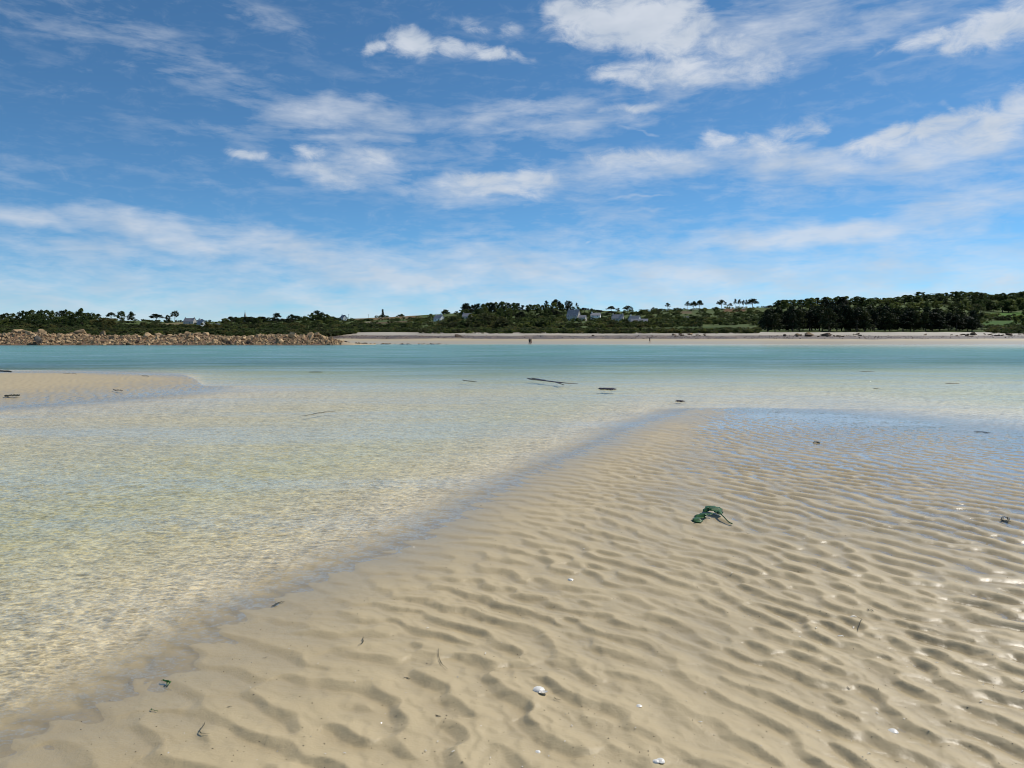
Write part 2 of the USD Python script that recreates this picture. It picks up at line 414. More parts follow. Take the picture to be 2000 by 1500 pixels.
# ---------------------------------------------------------------- the water
def water_material():
    g = Graph()
    geo = g.add('geometry')
    pos = geo + '.position'
    deep = g.add('attribute', {'attribute': 'depth'}) + '.fac'
    calm = g.add('attribute', {'attribute': 'chop'}) + '.fac'
    sk = g.add('mapping', {'mapping_type': 'point', 'scale': (0.10, 0.55, 1), 'rotation': (0, 0, 0.12)}, vector=pos) + '.vector'
    streak = g.ramp01(g.noise(sk, 1.0, 5, .6, 0.5), 0.34, 0.64, 0.45, 1.2)
    calm = g.m('multiply', calm, streak)
    # wavelets: fine near the edge, longer where the water is deep
    s1 = g.add('mapping', {'mapping_type': 'point', 'scale': (1.0, 1.5, 1), 'rotation': (0, 0, 0.35)}, vector=pos) + '.vector'
    s2 = g.add('mapping', {'mapping_type': 'point', 'scale': (0.55, 1.0, 1)}, vector=pos) + '.vector'

    def slopes(vec, scale, k, detail=2.0):
        c = g.add('noise_texture', {'scale': scale, 'detail': detail, 'roughness': 0.55, 'distortion': 0.3}, vector=vec) + '.color'
        c = g.add('vector_math', {'math_type': 'subtract', 'vector2': (.5, .5, .5)}, vector1=c) + '.vector'
        return g.add('vector_math', {'math_type': 'multiply', 'vector2': (k, k, 0)}, vector1=c) + '.vector'
    tot = slopes(s1, 30.0, 1.15)
    edge = g.m('multiply', g.ramp01(deep, 0.006, 0.02), g.ramp01(deep, 0.05, 0.14, 1.0, 0.15))
    fine = g.add('vector_math', {'math_type': 'scale'}, vector1=slopes(s1, 60.0, 1.7, 1.0), scale=edge) + '.vector'
    tot = g.add('vector_math', {'math_type': 'add'}, vector1=tot, vector2=fine) + '.vector'
    for args in ((s1, 13.0, 1.5), (s1, 5.0, 0.9), (s2, 0.9, 0.40)):
        tot = g.add('vector_math', {'math_type': 'add'}, vector1=tot, vector2=slopes(*args)) + '.vector'
    tot = g.add('vector_math', {'math_type': 'scale'}, vector1=tot, scale=calm) + '.vector'
    # near the horizontal only the slopes turned towards the viewer are seen, the others hide behind them
    inc = geo + '.incoming'
    ih = g.add('vector_math', {'math_type': 'multiply', 'vector2': (1, 1, 0)}, vector1=inc) + '.vector'
    ih = g.add('vector_math', {'math_type': 'normalize'}, vector1=ih) + '.vector'
    sl = g.add('vector_math', {'math_type': 'dot_product'}, vector1=tot, vector2=ih) + '.value'
    th = g.m('multiply', g.m('absolute', g.add('separate_xyz', vector=inc) + '.z'), 0.4)
    dl_ = g.m('subtract', g.m('subtract', g.m('absolute', g.m('add', sl, th)), th), sl)
    tot = g.add('vector_math', {'math_type': 'add'}, vector1=tot, vector2=g.add('vector_math', {'math_type': 'scale'}, vector1=ih, scale=dl_) + '.vector') + '.vector'
    nb = g.add('vector_math', {'math_type': 'add'}, vector1=geo + '.normal', vector2=tot) + '.vector'
    nb = g.add('vector_math', {'math_type': 'normalize'}, vector1=nb) + '.vector'
    cosv = g.m('maximum', g.add('vector_math', {'math_type': 'dot_product'}, vector1=nb, vector2=geo + '.incoming') + '.value', 0.01)
    # a choppy surface seen at a grazing angle shows mostly the slopes that face the viewer
    cosv = g.m('add', cosv, g.m('multiply', g.m('multiply', g.m('subtract', 1.0, cosv), 0.10), calm))
    f = g.m('power', g.m('subtract', 1.0, cosv, clamp=True), 5.0)
    f = g.m('multiply_add', f, 0.98, 0.02)
    # light taken out by the water column, and light scattered back by it
    t = g.add('combine_xyz', x=g.m('exponent', g.m('multiply', deep, -0.85)), y=g.m('exponent', g.m('multiply', deep, -0.38)), z=g.m('exponent', g.m('multiply', deep, -0.70))) + '.vector'
    # caustics painted into the transmission colour: ridged noise imitates sunlight focused by wavelets
    def caustic_noise(scale):
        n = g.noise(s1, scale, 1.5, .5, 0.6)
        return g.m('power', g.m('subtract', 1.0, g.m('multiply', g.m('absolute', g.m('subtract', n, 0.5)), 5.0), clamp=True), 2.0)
    painted_caustics = g.m('add', g.m('multiply', caustic_noise(9.0), .5), g.m('add', g.m('multiply', caustic_noise(22.0), .4), g.m('multiply', caustic_noise(2.2), .2)))
    painted_caustics = g.m('multiply', g.m('subtract', painted_caustics, 0.33), g.m('multiply', g.ramp01(deep, 0.004, 0.03), g.ramp01(deep, 0.10, 0.5, 1.0, 0.3)))
    t = g.add('vector_math', {'math_type': 'scale'}, vector1=t, scale=g.m('add', 0.93, painted_caustics)) + '.vector'
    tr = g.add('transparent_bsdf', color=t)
    sc = g.add('diffuse_bsdf', {'color': (0.125, 0.31, 0.235)})
    body = g.add('mix_closure', fac=g.m('subtract', 1.0, g.m('exponent', g.m('multiply', g.m('maximum', g.m('subtract', deep, 0.10), 0.0), -0.70)), clamp=True), closure1=tr + '.BSDF', closure2=sc + '.BSDF')
    gl = g.add('glossy_bsdf', {'color': (1, 1, 1), 'roughness': 0.05}, normal=nb)
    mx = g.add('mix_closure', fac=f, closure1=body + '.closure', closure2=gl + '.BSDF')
    return g.build('water', surface=mx + '.closure')


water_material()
wx, wy, wf = polar(0.9, 600.0, 2.4, 0.022, 420, 40)
wb, wdl, we = base_height(wx, wy)
wd = np.maximum(-wb + 0.14 * fb(wx, wy, 9.0, 133, 3) * sstep(wy, 18, 34), 0) * (wb < 0)
wr = np.hypot(wx, wy)
chop = sstep(wd, 0.004, 0.022) * (0.9 + 0.1 * sstep(wr, 3, 20)) * (0.85 + 0.45 * fb(wx, wy, 5.0, 135, 3))
chop = np.maximum(chop, .7 * sstep(wy, 26, 32))
chop = chop * (1 - 0.5 * sstep(wdl, 0, .8) * (1 - sstep(wy, 14, 20)))
chop = np.maximum(chop, np.where(wdl < .5, .8, .20))
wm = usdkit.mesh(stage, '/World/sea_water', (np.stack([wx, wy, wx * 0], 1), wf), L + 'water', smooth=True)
wd = wd + 2.0 * np.maximum(wd - .3, 0)
primvar(wm, 'depth', wd)
primvar(wm, 'chop', chop)
tag(wm, kind='structure')


# ---------------------------------------------------------------- the land behind the beach
SKY_U = [-1500, -600, 0, 200, 350, 480, 660, 750, 850, 900, 1000, 1100, 1200, 1250, 1300, 1400, 1450, 1500, 1650, 1760, 1850, 1900, 2000, 2600, 3500]
SKY_E = [30, 33, 35, 36, 32, 33, 38, 41, 47, 50, 55, 57, 53, 52, 55, 58, 59, 61, 71, 77, 83, 80, 82, 78, 60]


def land_z(x, y):
    u = 1000 + FPX * x / np.maximum(y, 1)
    E = np.interp(u, SKY_U, SKY_E)
    k = np.interp(y, [290, 300, 320, 450, 700, 1000, 1120, 1500, 2500], [-.02, .0, .05, .28, .60, 1.0, 1.0, .62, .1])
    e = 10.5 + (E - 10.5) * k
    return H + e / FPX * y + 0.8 * fb(x, y, 60.0, 141, 3) * sstep(y, 310, 400) + 0.35 * fb(x, y, 14.0, 151, 2) - 2.2 * (1 - sstep(y, 291, 297))


def lz(x, y):
    return float(land_z(np.array([float(x)]), np.array([float(y)]))[0])


def dist_at(u, v):
    """forward distance at which the land is seen at photo pixel (u, v)"""
    D = np.arange(300.0, 1060.0, 2.0)
    x = (u - 1000) / FPX * D
    rows = 661.5 - (land_z(x, D) - H) / D * FPX
    hit = np.nonzero(rows <= v)[0]
    return float(D[hit[0]]) if len(hit) else 1050.0


FIELDS = [([(690, 622), (760, 619), (812, 617), (850, 616), (812, 622), (700, 627)], (.17, .125, .07)), ([(712, 629), (728, 628), (727, 634), (708, 635)], (.20, .17, .13)), ([(730, 630), (800, 627), (800, 630), (730, 633)], (.11, .085, .05)),
          ([(820, 617), (862, 611), (866, 617), (822, 621)], (.075, .11, .035)), ([(310, 632), (378, 629), (378, 638), (310, 638)], (.19, .16, .09)), ([(240, 622), (290, 622), (290, 626), (240, 626)], (.09, .11, .045)),
          ([(1928, 611), (2010, 609), (2200, 612), (2200, 622), (1930, 622)], (.075, .155, .024)), ([(1918, 627), (1995, 626), (2200, 626), (2200, 640), (1918, 640)], (.065, .125, .028)), ([(1940, 600), (2000, 596), (2150, 598), (1990, 606), (1938, 607)], (.09, .13, .035)),
          ([(1712, 588), (1772, 585), (1770, 591), (1716, 594)], (.10, .13, .045)), ([(1412, 603), (1456, 603), (1452, 609), (1414, 609)], (.15, .085, .045)), ([(1330, 638), (1465, 640), (1465, 646), (1330, 647)], (.055, .085, .022)),
          ([(1464, 640), (1503, 641), (1503, 644), (1464, 644)], (.12, .15, .07)), ([(1080, 642), (1330, 640), (1330, 647), (1080, 648)], (.06, .085, .028)), ([(560, 641), (590, 641), (590, 646), (560, 646)], (.09, .13, .05)),
          ([(1330, 608), (1352, 608), (1352, 613), (1330, 613)], (.14, .11, .065)), ([(640, 640), (900, 643), (900, 651), (640, 652)], (.085, .085, .045))]


def inside(px, py, poly):
    r = np.zeros(px.shape, bool)
    for (x0, y0), (x1, y1) in zip(poly, poly[1:] + poly[:1]):
        c = (y0 > py) != (y1 > py)
        r ^= c & (px < (x1 - x0) * (py - y0) / (y1 - y0 + 1e-12) + x0)
    return r


def land_material():
    g = Graph()
    pos = g.add('geometry') + '.position'
    tint = g.add('attribute', {'attribute': 'tint'}) + '.color'
    n = g.noise(pos, 0.35, 6, .65)
    n2 = g.noise(pos, 0.05, 4, .6)
    c = g.mixc(g.ramp01(n, .35, .7, 0, .7), tint, (.55, .6, .5), 'multiply')
    c = g.mixc(g.ramp01(n2, .4, .65, 0, .4), c, (1.35, 1.15, .8), 'multiply')
    nb = g.add('bump', {'strength': 0.8, 'distance': 1.0}, height=g.m('multiply', n, 0.8)) + '.normal'
    p = g.add('principled_bsdf', {'roughness': 0.95, 'specular_ior_level': 0.1}, base_color=c, normal=nb)
    return g.build('land', surface=p + '.BSDF')


land_material()
lu, lD = np.meshgrid(np.arange(-1300, 3301, 7.0), np.concatenate([np.arange(290, 330, 2.0), np.arange(330, 1140, 7.0), np.arange(1140, 2500, 40.0)]), indexing='xy')
lx, ly = (lu - 1000) / FPX * lD, lD
lzv = land_z(lx.ravel(), ly.ravel())
pv_ = 661.5 - (lzv - H) / ly.ravel() * FPX
pu_ = lu.ravel()
lt = np.tile(np.array([.088, .118, .042]), (len(pu_), 1)) * (1 + 0.35 * fb(lx.ravel(), ly.ravel(), 40.0, 161, 3))[:, None]
front = ly.ravel() < 1090
for poly, col in FIELDS:
    lt[inside(pu_, pv_, poly) & front] = col
nr, nc = lu.shape
ii, jj = np.meshgrid(np.arange(nr - 1), np.arange(nc - 1), indexing='ij')
lq = np.stack([ii * nc + jj, ii * nc + jj + 1, (ii + 1) * nc + jj + 1, (ii + 1) * nc + jj], -1).reshape(-1, 4)
lm = usdkit.mesh(stage, '/World/hillside', (np.stack([lx.ravel(), ly.ravel(), lzv], 1), lq), L + 'land', smooth=True)
primvar(lm, 'tint', lt)
tag(lm, kind='structure')

# ---------------------------------------------------------------- materials of things
def plain(name, col, rough=0.8, vary=0.15, scale=3.0, spec=0.3, rnd=0.0, bump=0.0):
    g = Graph()
    oc = g.add('texture_coordinate') + '.object'
    n = g.noise(oc, scale, 5, .6)
    c = g.mixc(g.ramp01(n, .3, .7), tuple(x * (1 - vary) for x in col), tuple(min(x * (1 + vary), .95) for x in col))
    if rnd:
        r = g.add('object_info') + '.random'
        f = g.ramp01(r, 0, 1, 1 - rnd, 1 + rnd, 'linear')
        c = g.add('vector_math', {'math_type': 'scale'}, vector1=c, scale=f) + '.vector'
    kw = {}
    if bump:
        kw['normal'] = g.add('bump', {'strength': 0.7, 'distance': 1.0}, height=g.m('multiply', n, bump)) + '.normal'
    p = g.add('principled_bsdf', {'roughness': rough, 'specular_ior_level': spec}, base_color=c, **kw)
    return g.build(name, surface=p + '.BSDF')


def leaf(name, col, alt, rnd=0.35, trans=0.5):
    g = Graph()
    oc = g.add('texture_coordinate') + '.object'
    r = g.add('object_info') + '.random'
    isl = g.add('geometry') + '.random_per_island'
    n = g.noise(oc, 5.0, 3, .5)
    c = g.mixc(g.ramp01(n, .3, .7), col, alt)
    c = g.mixc(g.ramp01(r, .55, 1.0, 0, .6), c, tuple(a * b for a, b in zip(alt, (1.5, 1.15, .8))))
    f = g.m('multiply', g.ramp01(r, 0, 1, 1 - rnd, 1 + rnd, 'linear'), g.ramp01(isl, 0, 1, .65, 1.35, 'linear'))
    c = g.add('vector_math', {'math_type': 'scale'}, vector1=c, scale=f) + '.vector'
    d = g.add('principled_bsdf', {'roughness': 0.7, 'specular_ior_level': 0.2}, base_color=c)
    t = g.add('translucent_bsdf', color=c)
    m = g.add('mix_closure', {'fac': trans}, closure1=d + '.BSDF', closure2=t + '.BSDF')
    return g.build(name, surface=m + '.closure')


leaf('broad_leaf', (.078, .120, .036), (.115, .155, .048), .45)
leaf('olive_leaf', (.088, .112, .040), (.125, .135, .055), .4)
leaf('pine_needle', (.028, .045, .019), (.040, .060, .023), .25, .12)
leaf('grove_needle', (.026, .040, .018), (.040, .057, .022), .4, .2)
plain('bark', (.10, .075, .055), .9, .3, 6)
plain('pale_bark', (.30, .26, .21), .9, .3, 6)
plain('granite', (.36, .25, .14), .9, .34, 1.6, .12, .40, .10)
plain('dark_granite', (.10, .066, .042), .9, .45, 1.6, .3, .3, .10)
plain('grey_granite', (.085, .075, .062), .8, .4, 1.2, .3, .0, .10)
plain('white_render', (.78, .77, .73), .9, .06, .6)
plain('grey_stone', (.46, .43, .38), .9, .2, 1.4)
plain('slate', (.25, .245, .26), .55, .2, .9, .5)
plain('window_glass', (.05, .06, .07), .15, .1, 1, .6)
plain('door_paint', (.10, .16, .22), .5, .1, 1)
plain('timber', (.16, .13, .10), .9, .3, 5)

# ---------------------------------------------------------------- trees and bushes
protos = {}
PR = '/World/prototypes'
stage.CreateClassPrim(PR)


def quads(c, size, r):
    """leaf sprays: randomly turned little quads, bent along the middle"""
    n = len(c)
    a = r.normal(size=(n, 3))
    a /= np.linalg.norm(a, axis=1, keepdims=True)
    b = np.cross(a, r.normal(size=(n, 3)))
    b /= np.linalg.norm(b, axis=1, keepdims=True) + 1e-9
    s = (size * r.uniform(.6, 1.4, n))[:, None]
    v = np.stack([c - a * s, c + b * s * .6, c + a * s, c - b * s * .6], 1).reshape(-1, 3)
    i = np.arange(n)[:, None] * 4
    return v, np.hstack([i, i + 1, i + 2, i + 3])


def crown_points(shape, n, r):
    """clump centres and leaf positions in a crown one unit tall"""
    out = []
    if shape == 'round':
        k, lo, hi, wide = 26, .20, .98, .40
    elif shape == 'pine':                       # spreading seaside pine, flat cloud-like top
        k, lo, hi, wide = 18, .58, .96, .46
    elif shape == 'umbrella':
        k, lo, hi, wide = 16, .58, .96, .36
    elif shape == 'grove':                      # heavy dark cypress-pine skirted low
        k, lo, hi, wide = 30, .16, .97, .36
    elif shape == 'spire':
        k, lo, hi, wide = 22, .12, .98, .17
    else:                                       # shrub
        k, lo, hi, wide = 16, .10, .9, .62
    for i in range(k):
        t = (i + r.uniform(.1, .9)) / k
        z = lo + (hi - lo) * t
        if shape in ('round', 'shrub'):
            w = wide * math.sqrt(max(1 - (2 * t - .85) ** 2 / 1.4, .05))
        elif shape in ('pine', 'umbrella'):
            w = wide * (1 - .75 * t ** 2)
        elif shape == 'spire':
            w = wide * (1.05 - t) ** .7
        else:
            w = wide * (1.08 - t ** 1.8)
        ang, rad = r.uniform(0, 2 * math.pi), w * math.sqrt(r.uniform(.15, 1))
        out.append((rad * math.cos(ang), rad * math.sin(ang), z, (.10 + .08 * r.random()) * (1.25 if shape == 'shrub' else 1) * (.62 if shape == 'spire' else 1)))
    cs = np.array(out)
    pick = r.integers(0, k, n)
    d = r.normal(size=(n, 3))
    d /= np.linalg.norm(d, axis=1, keepdims=True)
    p = cs[pick, :3] + d * (cs[pick, 3] * r.uniform(.55, 1.05, n))[:, None] * np.array([1, 1, .62])
    return cs, p


def limb(p0, p1, r0, r1, sides=6):
    p0, p1 = np.array(p0, float), np.array(p1, float)
    mid = (p0 + p1) / 2 + np.array([.012, -.010, 0])
    pts, rad = [p0, mid, p1], [r0, (r0 + r1) / 2, r1]
    t = (p1 - p0) / np.linalg.norm(p1 - p0)
    a = np.cross(t, [0, 0, 1.0] if abs(t[2]) < .9 else [1.0, 0, 0])
    a /= np.linalg.norm(a)
    b = np.cross(t, a)
    ang = np.arange(sides) * 2 * np.pi / sides
    v = np.vstack([p + q * (np.cos(ang)[:, None] * a + np.sin(ang)[:, None] * b) for p, q in zip(pts, rad)])
    f = []
    for k in range(2):
        for j in range(sides):
            j2 = (j + 1) % sides
            f += [[k * sides + j, k * sides + j2, (k + 1) * sides + j2], [k * sides + j, (k + 1) * sides + j2, (k + 1) * sides + j]]
    return trimesh.Trimesh(v, f, process=False)


def tree_proto(name, shape, n, size, leafmat, bark, seed):
    r = np.random.default_rng(seed)
    root = UsdGeom.Xform.Define(stage, f'{PR}/{name}').GetPrim()
    cs, p = crown_points(shape, n, r)
    v, f = quads(p, size, r)
    usdkit.mesh(stage, f'{PR}/{name}/crown', (v, f), L + leafmat)
    low = cs[np.argsort(cs[:, 2])]
    lean = r.uniform(-.04, .04, 2)
    h = {'pine': .66, 'umbrella': .78, 'round': .5, 'grove': .7, 'spire': .8}.get(shape, .35)
    tr = .022 if shape in ('umbrella', 'spire') else .03
    parts = [limb((0, 0, -.06), (lean[0], lean[1], h), tr, tr * .55)]
    for c in low[:: max(1, len(low) // 7)][:7]:
        z0 = min(h * r.uniform(.55, .98), c[2] - .03)
        k = max(z0, .05) / h
        parts.append(limb((lean[0] * k, lean[1] * k, max(z0, .05)), c[:3], tr * .42, tr * .15, 5))
    usdkit.mesh(stage, f'{PR}/{name}/trunk', trimesh.util.concatenate(parts), L + bark)
    protos[name] = (float(np.abs(v[:, 0]).max() * 2), float(v[:, 2].max()))


for k in range(4):
    tree_proto(f'round_{k}', 'round', 1000, .052, 'broad_leaf', 'bark', 200 + k)
for k in range(3):
    tree_proto(f'pine_{k}', 'pine', 850, .045, 'pine_needle', 'bark', 220 + k)
for k in range(3):
    tree_proto(f'umbrella_{k}', 'umbrella', 520, .038, 'pine_needle', 'bark', 230 + k)
for k in range(4):
    tree_proto(f'grove_{k}', 'grove', 1500, .042, 'grove_needle', 'bark', 240 + k)
for k in range(2):
    tree_proto(f'spire_{k}', 'spire', 700, .040, 'pine_needle', 'bark', 250 + k)
for k in range(3):
    tree_proto(f'shrub_{k}', 'shrub', 650, .075, 'broad_leaf', 'bark', 260 + k)
for k in range(3):
    tree_proto(f'olive_{k}', 'shrub', 650, .075, 'olive_leaf', 'bark', 270 + k)
for k in range(2):
    tree_proto(f'pale_{k}', 'round', 1000, .05, 'olive_leaf', 'pale_bark', 280 + k)

rng = np.random.default_rng(77)
AREAS = {
    'left': [(40, 'above the outer golden ledge'), (115, 'above the dark grey block'), (9999, 'above the highest golden outcrop')],
    'belt': [(90, 'behind the dark grey block'), (220, 'behind the highest golden outcrop'), (340, 'below the tan field'), (440, 'around the low white-gabled house'), (540, 'below the church spire'), (9999, 'below the wooded mound')],
    'mid': [(965, 'above the drooping olive-green tree'), (1045, 'above the dark beach clump'), (1140, 'above the steep-roofed house'), (9999, 'above the village cottages')],
    'right': [(1600, 'where the pine grove begins'), (1700, 'over the dark humped boulder'), (1780, 'short of the domed ridge tree'), (1860, 'beside the domed ridge tree'), (1930, 'over the pale feathery tree'), (9999, 'above the bright green fields')],
    'grove': [(1570, 'at its open end'), (1630, 'behind the pale-topped boulders'), (1720, 'past the dark humped boulder'), (1820, 'in its long middle'), (9999, 'next to the pale feathery tree')],
    'slope': [(1330, 'behind the slate cottages'), (1400, 'around the tiny white hut'), (1450, 'below the bracken patch'), (9999, 'against the pine grove')],
    'front': [(1150, 'before the steep-roofed house'), (1220, 'before the pale two-storey house'), (9999, 'before the long dark barn')],
    'point': [(60, 'under the outer golden ledge'), (120, 'around the dark grey block'), (215, 'around the highest golden outcrop'), (330, 'in the low stretch between two outcrops'), (450, 'around the pale stacked outcrop'), (545, 'between stacked outcrop and split boulder'), (9999, 'around the big sloping slab')],
    'low': [(740, 'nearest the big sloping slab'), (800, 'halfway along their line'), (9999, 'at the far thin end of their line')],
    'rubble': [(1420, 'at the end of the white sand strip'), (1600, 'around the pale-topped boulders'), (1700, 'past the dark humped boulder'), (1880, 'in front of the grove middle'), (9999, 'below the bright green fields')]}


def where(area, u):
    return next(p for m, p in AREAS[area] if u < m) if area else ''


def told(text, area, u):
    return (text + ' ' + where(area, u)).strip()




def plant(name, proto, x, y, z, height, width, label, cat, group=None):
    """one tree or bush: height and crown width in metres"""
    x_ = UsdGeom.Xform.Define(stage, numbered('/World', name))
    pw, ph = protos[proto]
    x_.AddTranslateOp().Set(Gf.Vec3d(float(x), float(y), float(z)))
    x_.AddRotateZOp().Set(float(rng.uniform(0, 360)))
    x_.AddScaleOp().Set(Gf.Vec3f(float(width / pw), float(width / pw), float(height / ph)))
    p = x_.GetPrim()
    p.GetReferences().AddInternalReference(f'{PR}/{proto}')
    p.SetInstanceable(True)
    tag(p, label, cat, group)
    return p


def skyline(name, proto, u, vtop, D, wpx, label, cat='tree', group=None, minh=2.0):
    """a tree whose top stands at photo row vtop"""
    x = (u - 1000) / FPX * D
    z = lz(x, D)
    h = max((661.5 - vtop) / FPX * D - (z - H), minh)
    return plant(name, proto, x, D, z, h, wpx / FPX * D, label, cat, group)


# trees that stand out singly against the sky
ONES = [
    ('pine_tree', 'pine_1', 307, 613, 930, 25, 'round dark pine alone on the skyline above the tan field'),
    ('pine_tree', 'pine_2', 344, 606.5, 940, 17, 'tall tiered dark pine beside the long grey house'),
    ('broadleaf_tree', 'round_1', 331, 615, 950, 14, 'small round tree tucked against the tall tiered pine'),
    ('broadleaf_tree', 'round_2', 162, 601.5, 900, 22, 'largest domed dark crown at the end of the long wood'),
    ('pine_tree', 'pine_0', 220, 609.5, 950, 15, 'small rounded dark pine just past the end of the long wood'),
    ('broadleaf_tree', 'round_0', 240, 607, 960, 20, 'wide flat-topped tree in the pair behind the pale scrub'),
    ('broadleaf_tree', 'round_3', 258, 607.5, 960, 20, 'dense dark tree closing the pair behind the pale scrub'),
    ('pine_tree', 'pine_1', 543, 611, 900, 17, 'tall dark pine with a bulging top past the church spire'),
    ('pine_tree', 'pine_0', 571, 613.5, 900, 14, 'narrow dark pine next to a thin pale bare trunk'),
    ('pine_tree', 'pine_2', 622, 606, 930, 26, 'broad dark pine crowning the wooded mound'),
    ('cypress_tree', 'spire_0', 748, 604, 960, 8, 'single dark columnar cypress rising from a low mound of bushes'),
    ('broadleaf_tree', 'round_2', 868, 604.5, 980, 22, 'domed tree on the ridge above the white-gabled cottage'),
    ('pine_tree', 'pine_1', 911, 592, 960, 20, 'leaning dark pine with sky showing through at the hilltop wood edge'),
    ('umbrella_pine', 'umbrella_0', 1067, 587, 950, 13, 'small umbrella-topped pine breaking the hilltop wood'),
    ('pine_tree', 'pine_0', 1086, 584, 950, 20, 'highest dark pine of the hilltop wood above the village'),
    ('pine_tree', 'pine_2', 1110, 587, 950, 18, 'rounded dark pine closing the hilltop wood above the steep-roofed house'),
    ('umbrella_pine', 'umbrella_1', 1126, 591, 960, 7, 'tiny flat-topped pine poking above the wood past its last round pine'),
    ('pine_tree', 'pine_1', 1193, 598, 950, 16, 'round dark pine behind the pale two-storey house'),
    ('umbrella_pine', 'umbrella_2', 1206, 601.5, 950, 9, 'small leaning pine between two larger pines behind the village'),
    ('pine_tree', 'pine_2', 1225, 597, 920, 22, 'big wind-leaning dark pine above the stone cottages'),
    ('umbrella_pine', 'umbrella_0', 1303, 591.5, 960, 15, 'lone umbrella pine with a bare trunk on the open ridge'),
    ('umbrella_pine', 'umbrella_1', 1341, 588, 960, 12, 'umbrella pine at the open end of the dark hilltop clump'),
    ('pine_tree', 'pine_0', 1353, 588, 960, 16, 'middle pine of the dark hilltop clump on the ridge'),
    ('pine_tree', 'pine_1', 1365, 586.5, 960, 14, 'tallest pine of the dark hilltop clump on the ridge'),
    ('pine_tree', 'pine_2', 1407, 585.5, 960, 20, 'round-headed pine above the patch of brown bracken'),
    ('umbrella_pine', 'umbrella_2', 1424, 592, 960, 11, 'short ragged pine beside the brown bracken patch'),
    ('umbrella_pine', 'umbrella_0', 1434, 583.5, 960, 9, 'first thin bare-trunked pine of the row on the ridge'),
    ('umbrella_pine', 'umbrella_1', 1442, 584, 960, 9, 'second thin bare-trunked pine of the row on the ridge'),
    ('umbrella_pine', 'umbrella_2', 1450, 586, 960, 8, 'third and shortest thin bare-trunked pine of the ridge row'),
    ('umbrella_pine', 'umbrella_0', 1456, 585.5, 960, 8, 'fourth thin bare-trunked pine touching the wide umbrella pine'),
    ('pine_tree', 'pine_1', 1468, 583.5, 960, 24, 'wide umbrella-shaped pine ending the row of thin pines'),
    ('broadleaf_tree', 'round_1', 1793, 570, 980, 26, 'domed tree standing proud of the wooded ridge above the pine grove'),
    ('broadleaf_tree', 'pale_0', 1905, 592, 420, 30, 'pale grey-green feathery tree at the outer end of the pine grove'),
    ('broadleaf_tree', 'pale_1', 950, 611, 520, 50, 'large olive-green tree with drooping crown below the hilltop wood'),
    ('broadleaf_tree', 'pale_0', 208, 620, 560, 50, 'large pale grey-brown bush-like tree behind the golden rocks'),
]
for a in ONES:
    skyline(*a)

# the woods on the ridges, tree by tree
W_LEFT, W_MID, W_RIGHT = 'trees of the long wood above the golden rocks', 'trees of the hilltop wood behind the village', 'trees of the wooded ridge behind the pine grove'
TOPS = [(-120, 612), (-60, 610), (0, 610), (22, 609), (48, 606), (75, 604), (98, 602.5), (118, 603), (140, 604), (178, 609), (190, 610), (205, 615), (272, 622), (290, 620), (360, 625), (420, 622), (448, 617), (470, 617), (490, 618), (517, 618), (560, 620), (595, 613), (640, 610), (665, 618),
        (700, 622), (820, 613), (850, 610), (890, 606), (905, 596), (930, 591), (950, 589), (975, 587), (1000, 589), (1020, 594), (1045, 594), (1085, 589), (1100, 592), (1120, 597), (1145, 600), (1180, 603), (1215, 606), (1250, 609),
        (1300, 604), (1400, 600), (1482, 597), (1500, 594), (1520, 584), (1560, 582), (1600, 580), (1645, 577), (1672, 576), (1697, 581), (1750, 577), (1793, 574), (1818, 575), (1845, 567), (1870, 566), (1900, 570), (1925, 573), (1945, 571), (1965, 574), (1985, 569), (2010, 567), (2100, 570)]
TU, TV = [a for a, b in TOPS], [b for a, b in TOPS]


def wood(u0, u1, n, kinds, label, group, cat='tree', Ds=(880, 1000), wpx=(13, 24), drop=(0, 5), name='broadleaf_tree', area=''):
    for k in range(n):
        u = u0 + (u1 - u0) * (k + rng.uniform(.1, .9)) / n
        D = rng.uniform(*Ds)
        top = float(np.interp(u, TU, TV)) + rng.uniform(*drop)
        skyline(name, str(rng.choice(kinds)), u, top, D, rng.uniform(*wpx), told(label, area, u), cat, told(group, area, u), 3.0)


wood(-70, 196, 26, ['round_0', 'round_1', 'round_2', 'round_3', 'pine_0'], 'dark skyline tree of the long wood', 'skyline trees of the long wood', drop=(0, 3), area='left')
wood(-70, 190, 34, ['round_0', 'round_1', 'round_2', 'round_3', 'grove_1'], 'lower dark tree in the long wood', 'lower trees of the long wood', Ds=(520, 820), wpx=(18, 32), drop=(7, 22), area='left')
G_SPIRE = 'trees around the church spire'
wood(455, 520, 7, ['round_0', 'round_1', 'grove_0'], 'dark tree in the belt around the church spire', G_SPIRE, Ds=(880, 960), wpx=(14, 22), drop=(0, 2))
wood(440, 585, 16, ['round_0', 'round_1', 'pine_0', 'pine_1', 'grove_0'], 'dark tree in the belt around the church spire', G_SPIRE, Ds=(760, 900), wpx=(15, 24), drop=(0, 4))
G_MOUND = 'trees on the wooded mound past the spire'
wood(586, 664, 12, ['round_0', 'round_1', 'round_2', 'round_3'], 'bushy green tree on the wooded mound past the spire', G_MOUND, Ds=(820, 930), wpx=(14, 24), drop=(0, 5))
wood(590, 664, 10, ['round_0', 'round_1', 'round_2'], 'bushy green tree on the wooded mound past the spire', G_MOUND, Ds=(620, 780), wpx=(16, 26), drop=(9, 20))
wood(905, 1130, 32, ['round_0', 'round_1', 'round_2', 'round_3', 'grove_0', 'grove_1', 'spire_0', 'spire_1'], 'dark skyline tree of the hilltop wood', 'skyline trees of the hilltop wood', wpx=(12, 22), drop=(0, 4), area='mid')
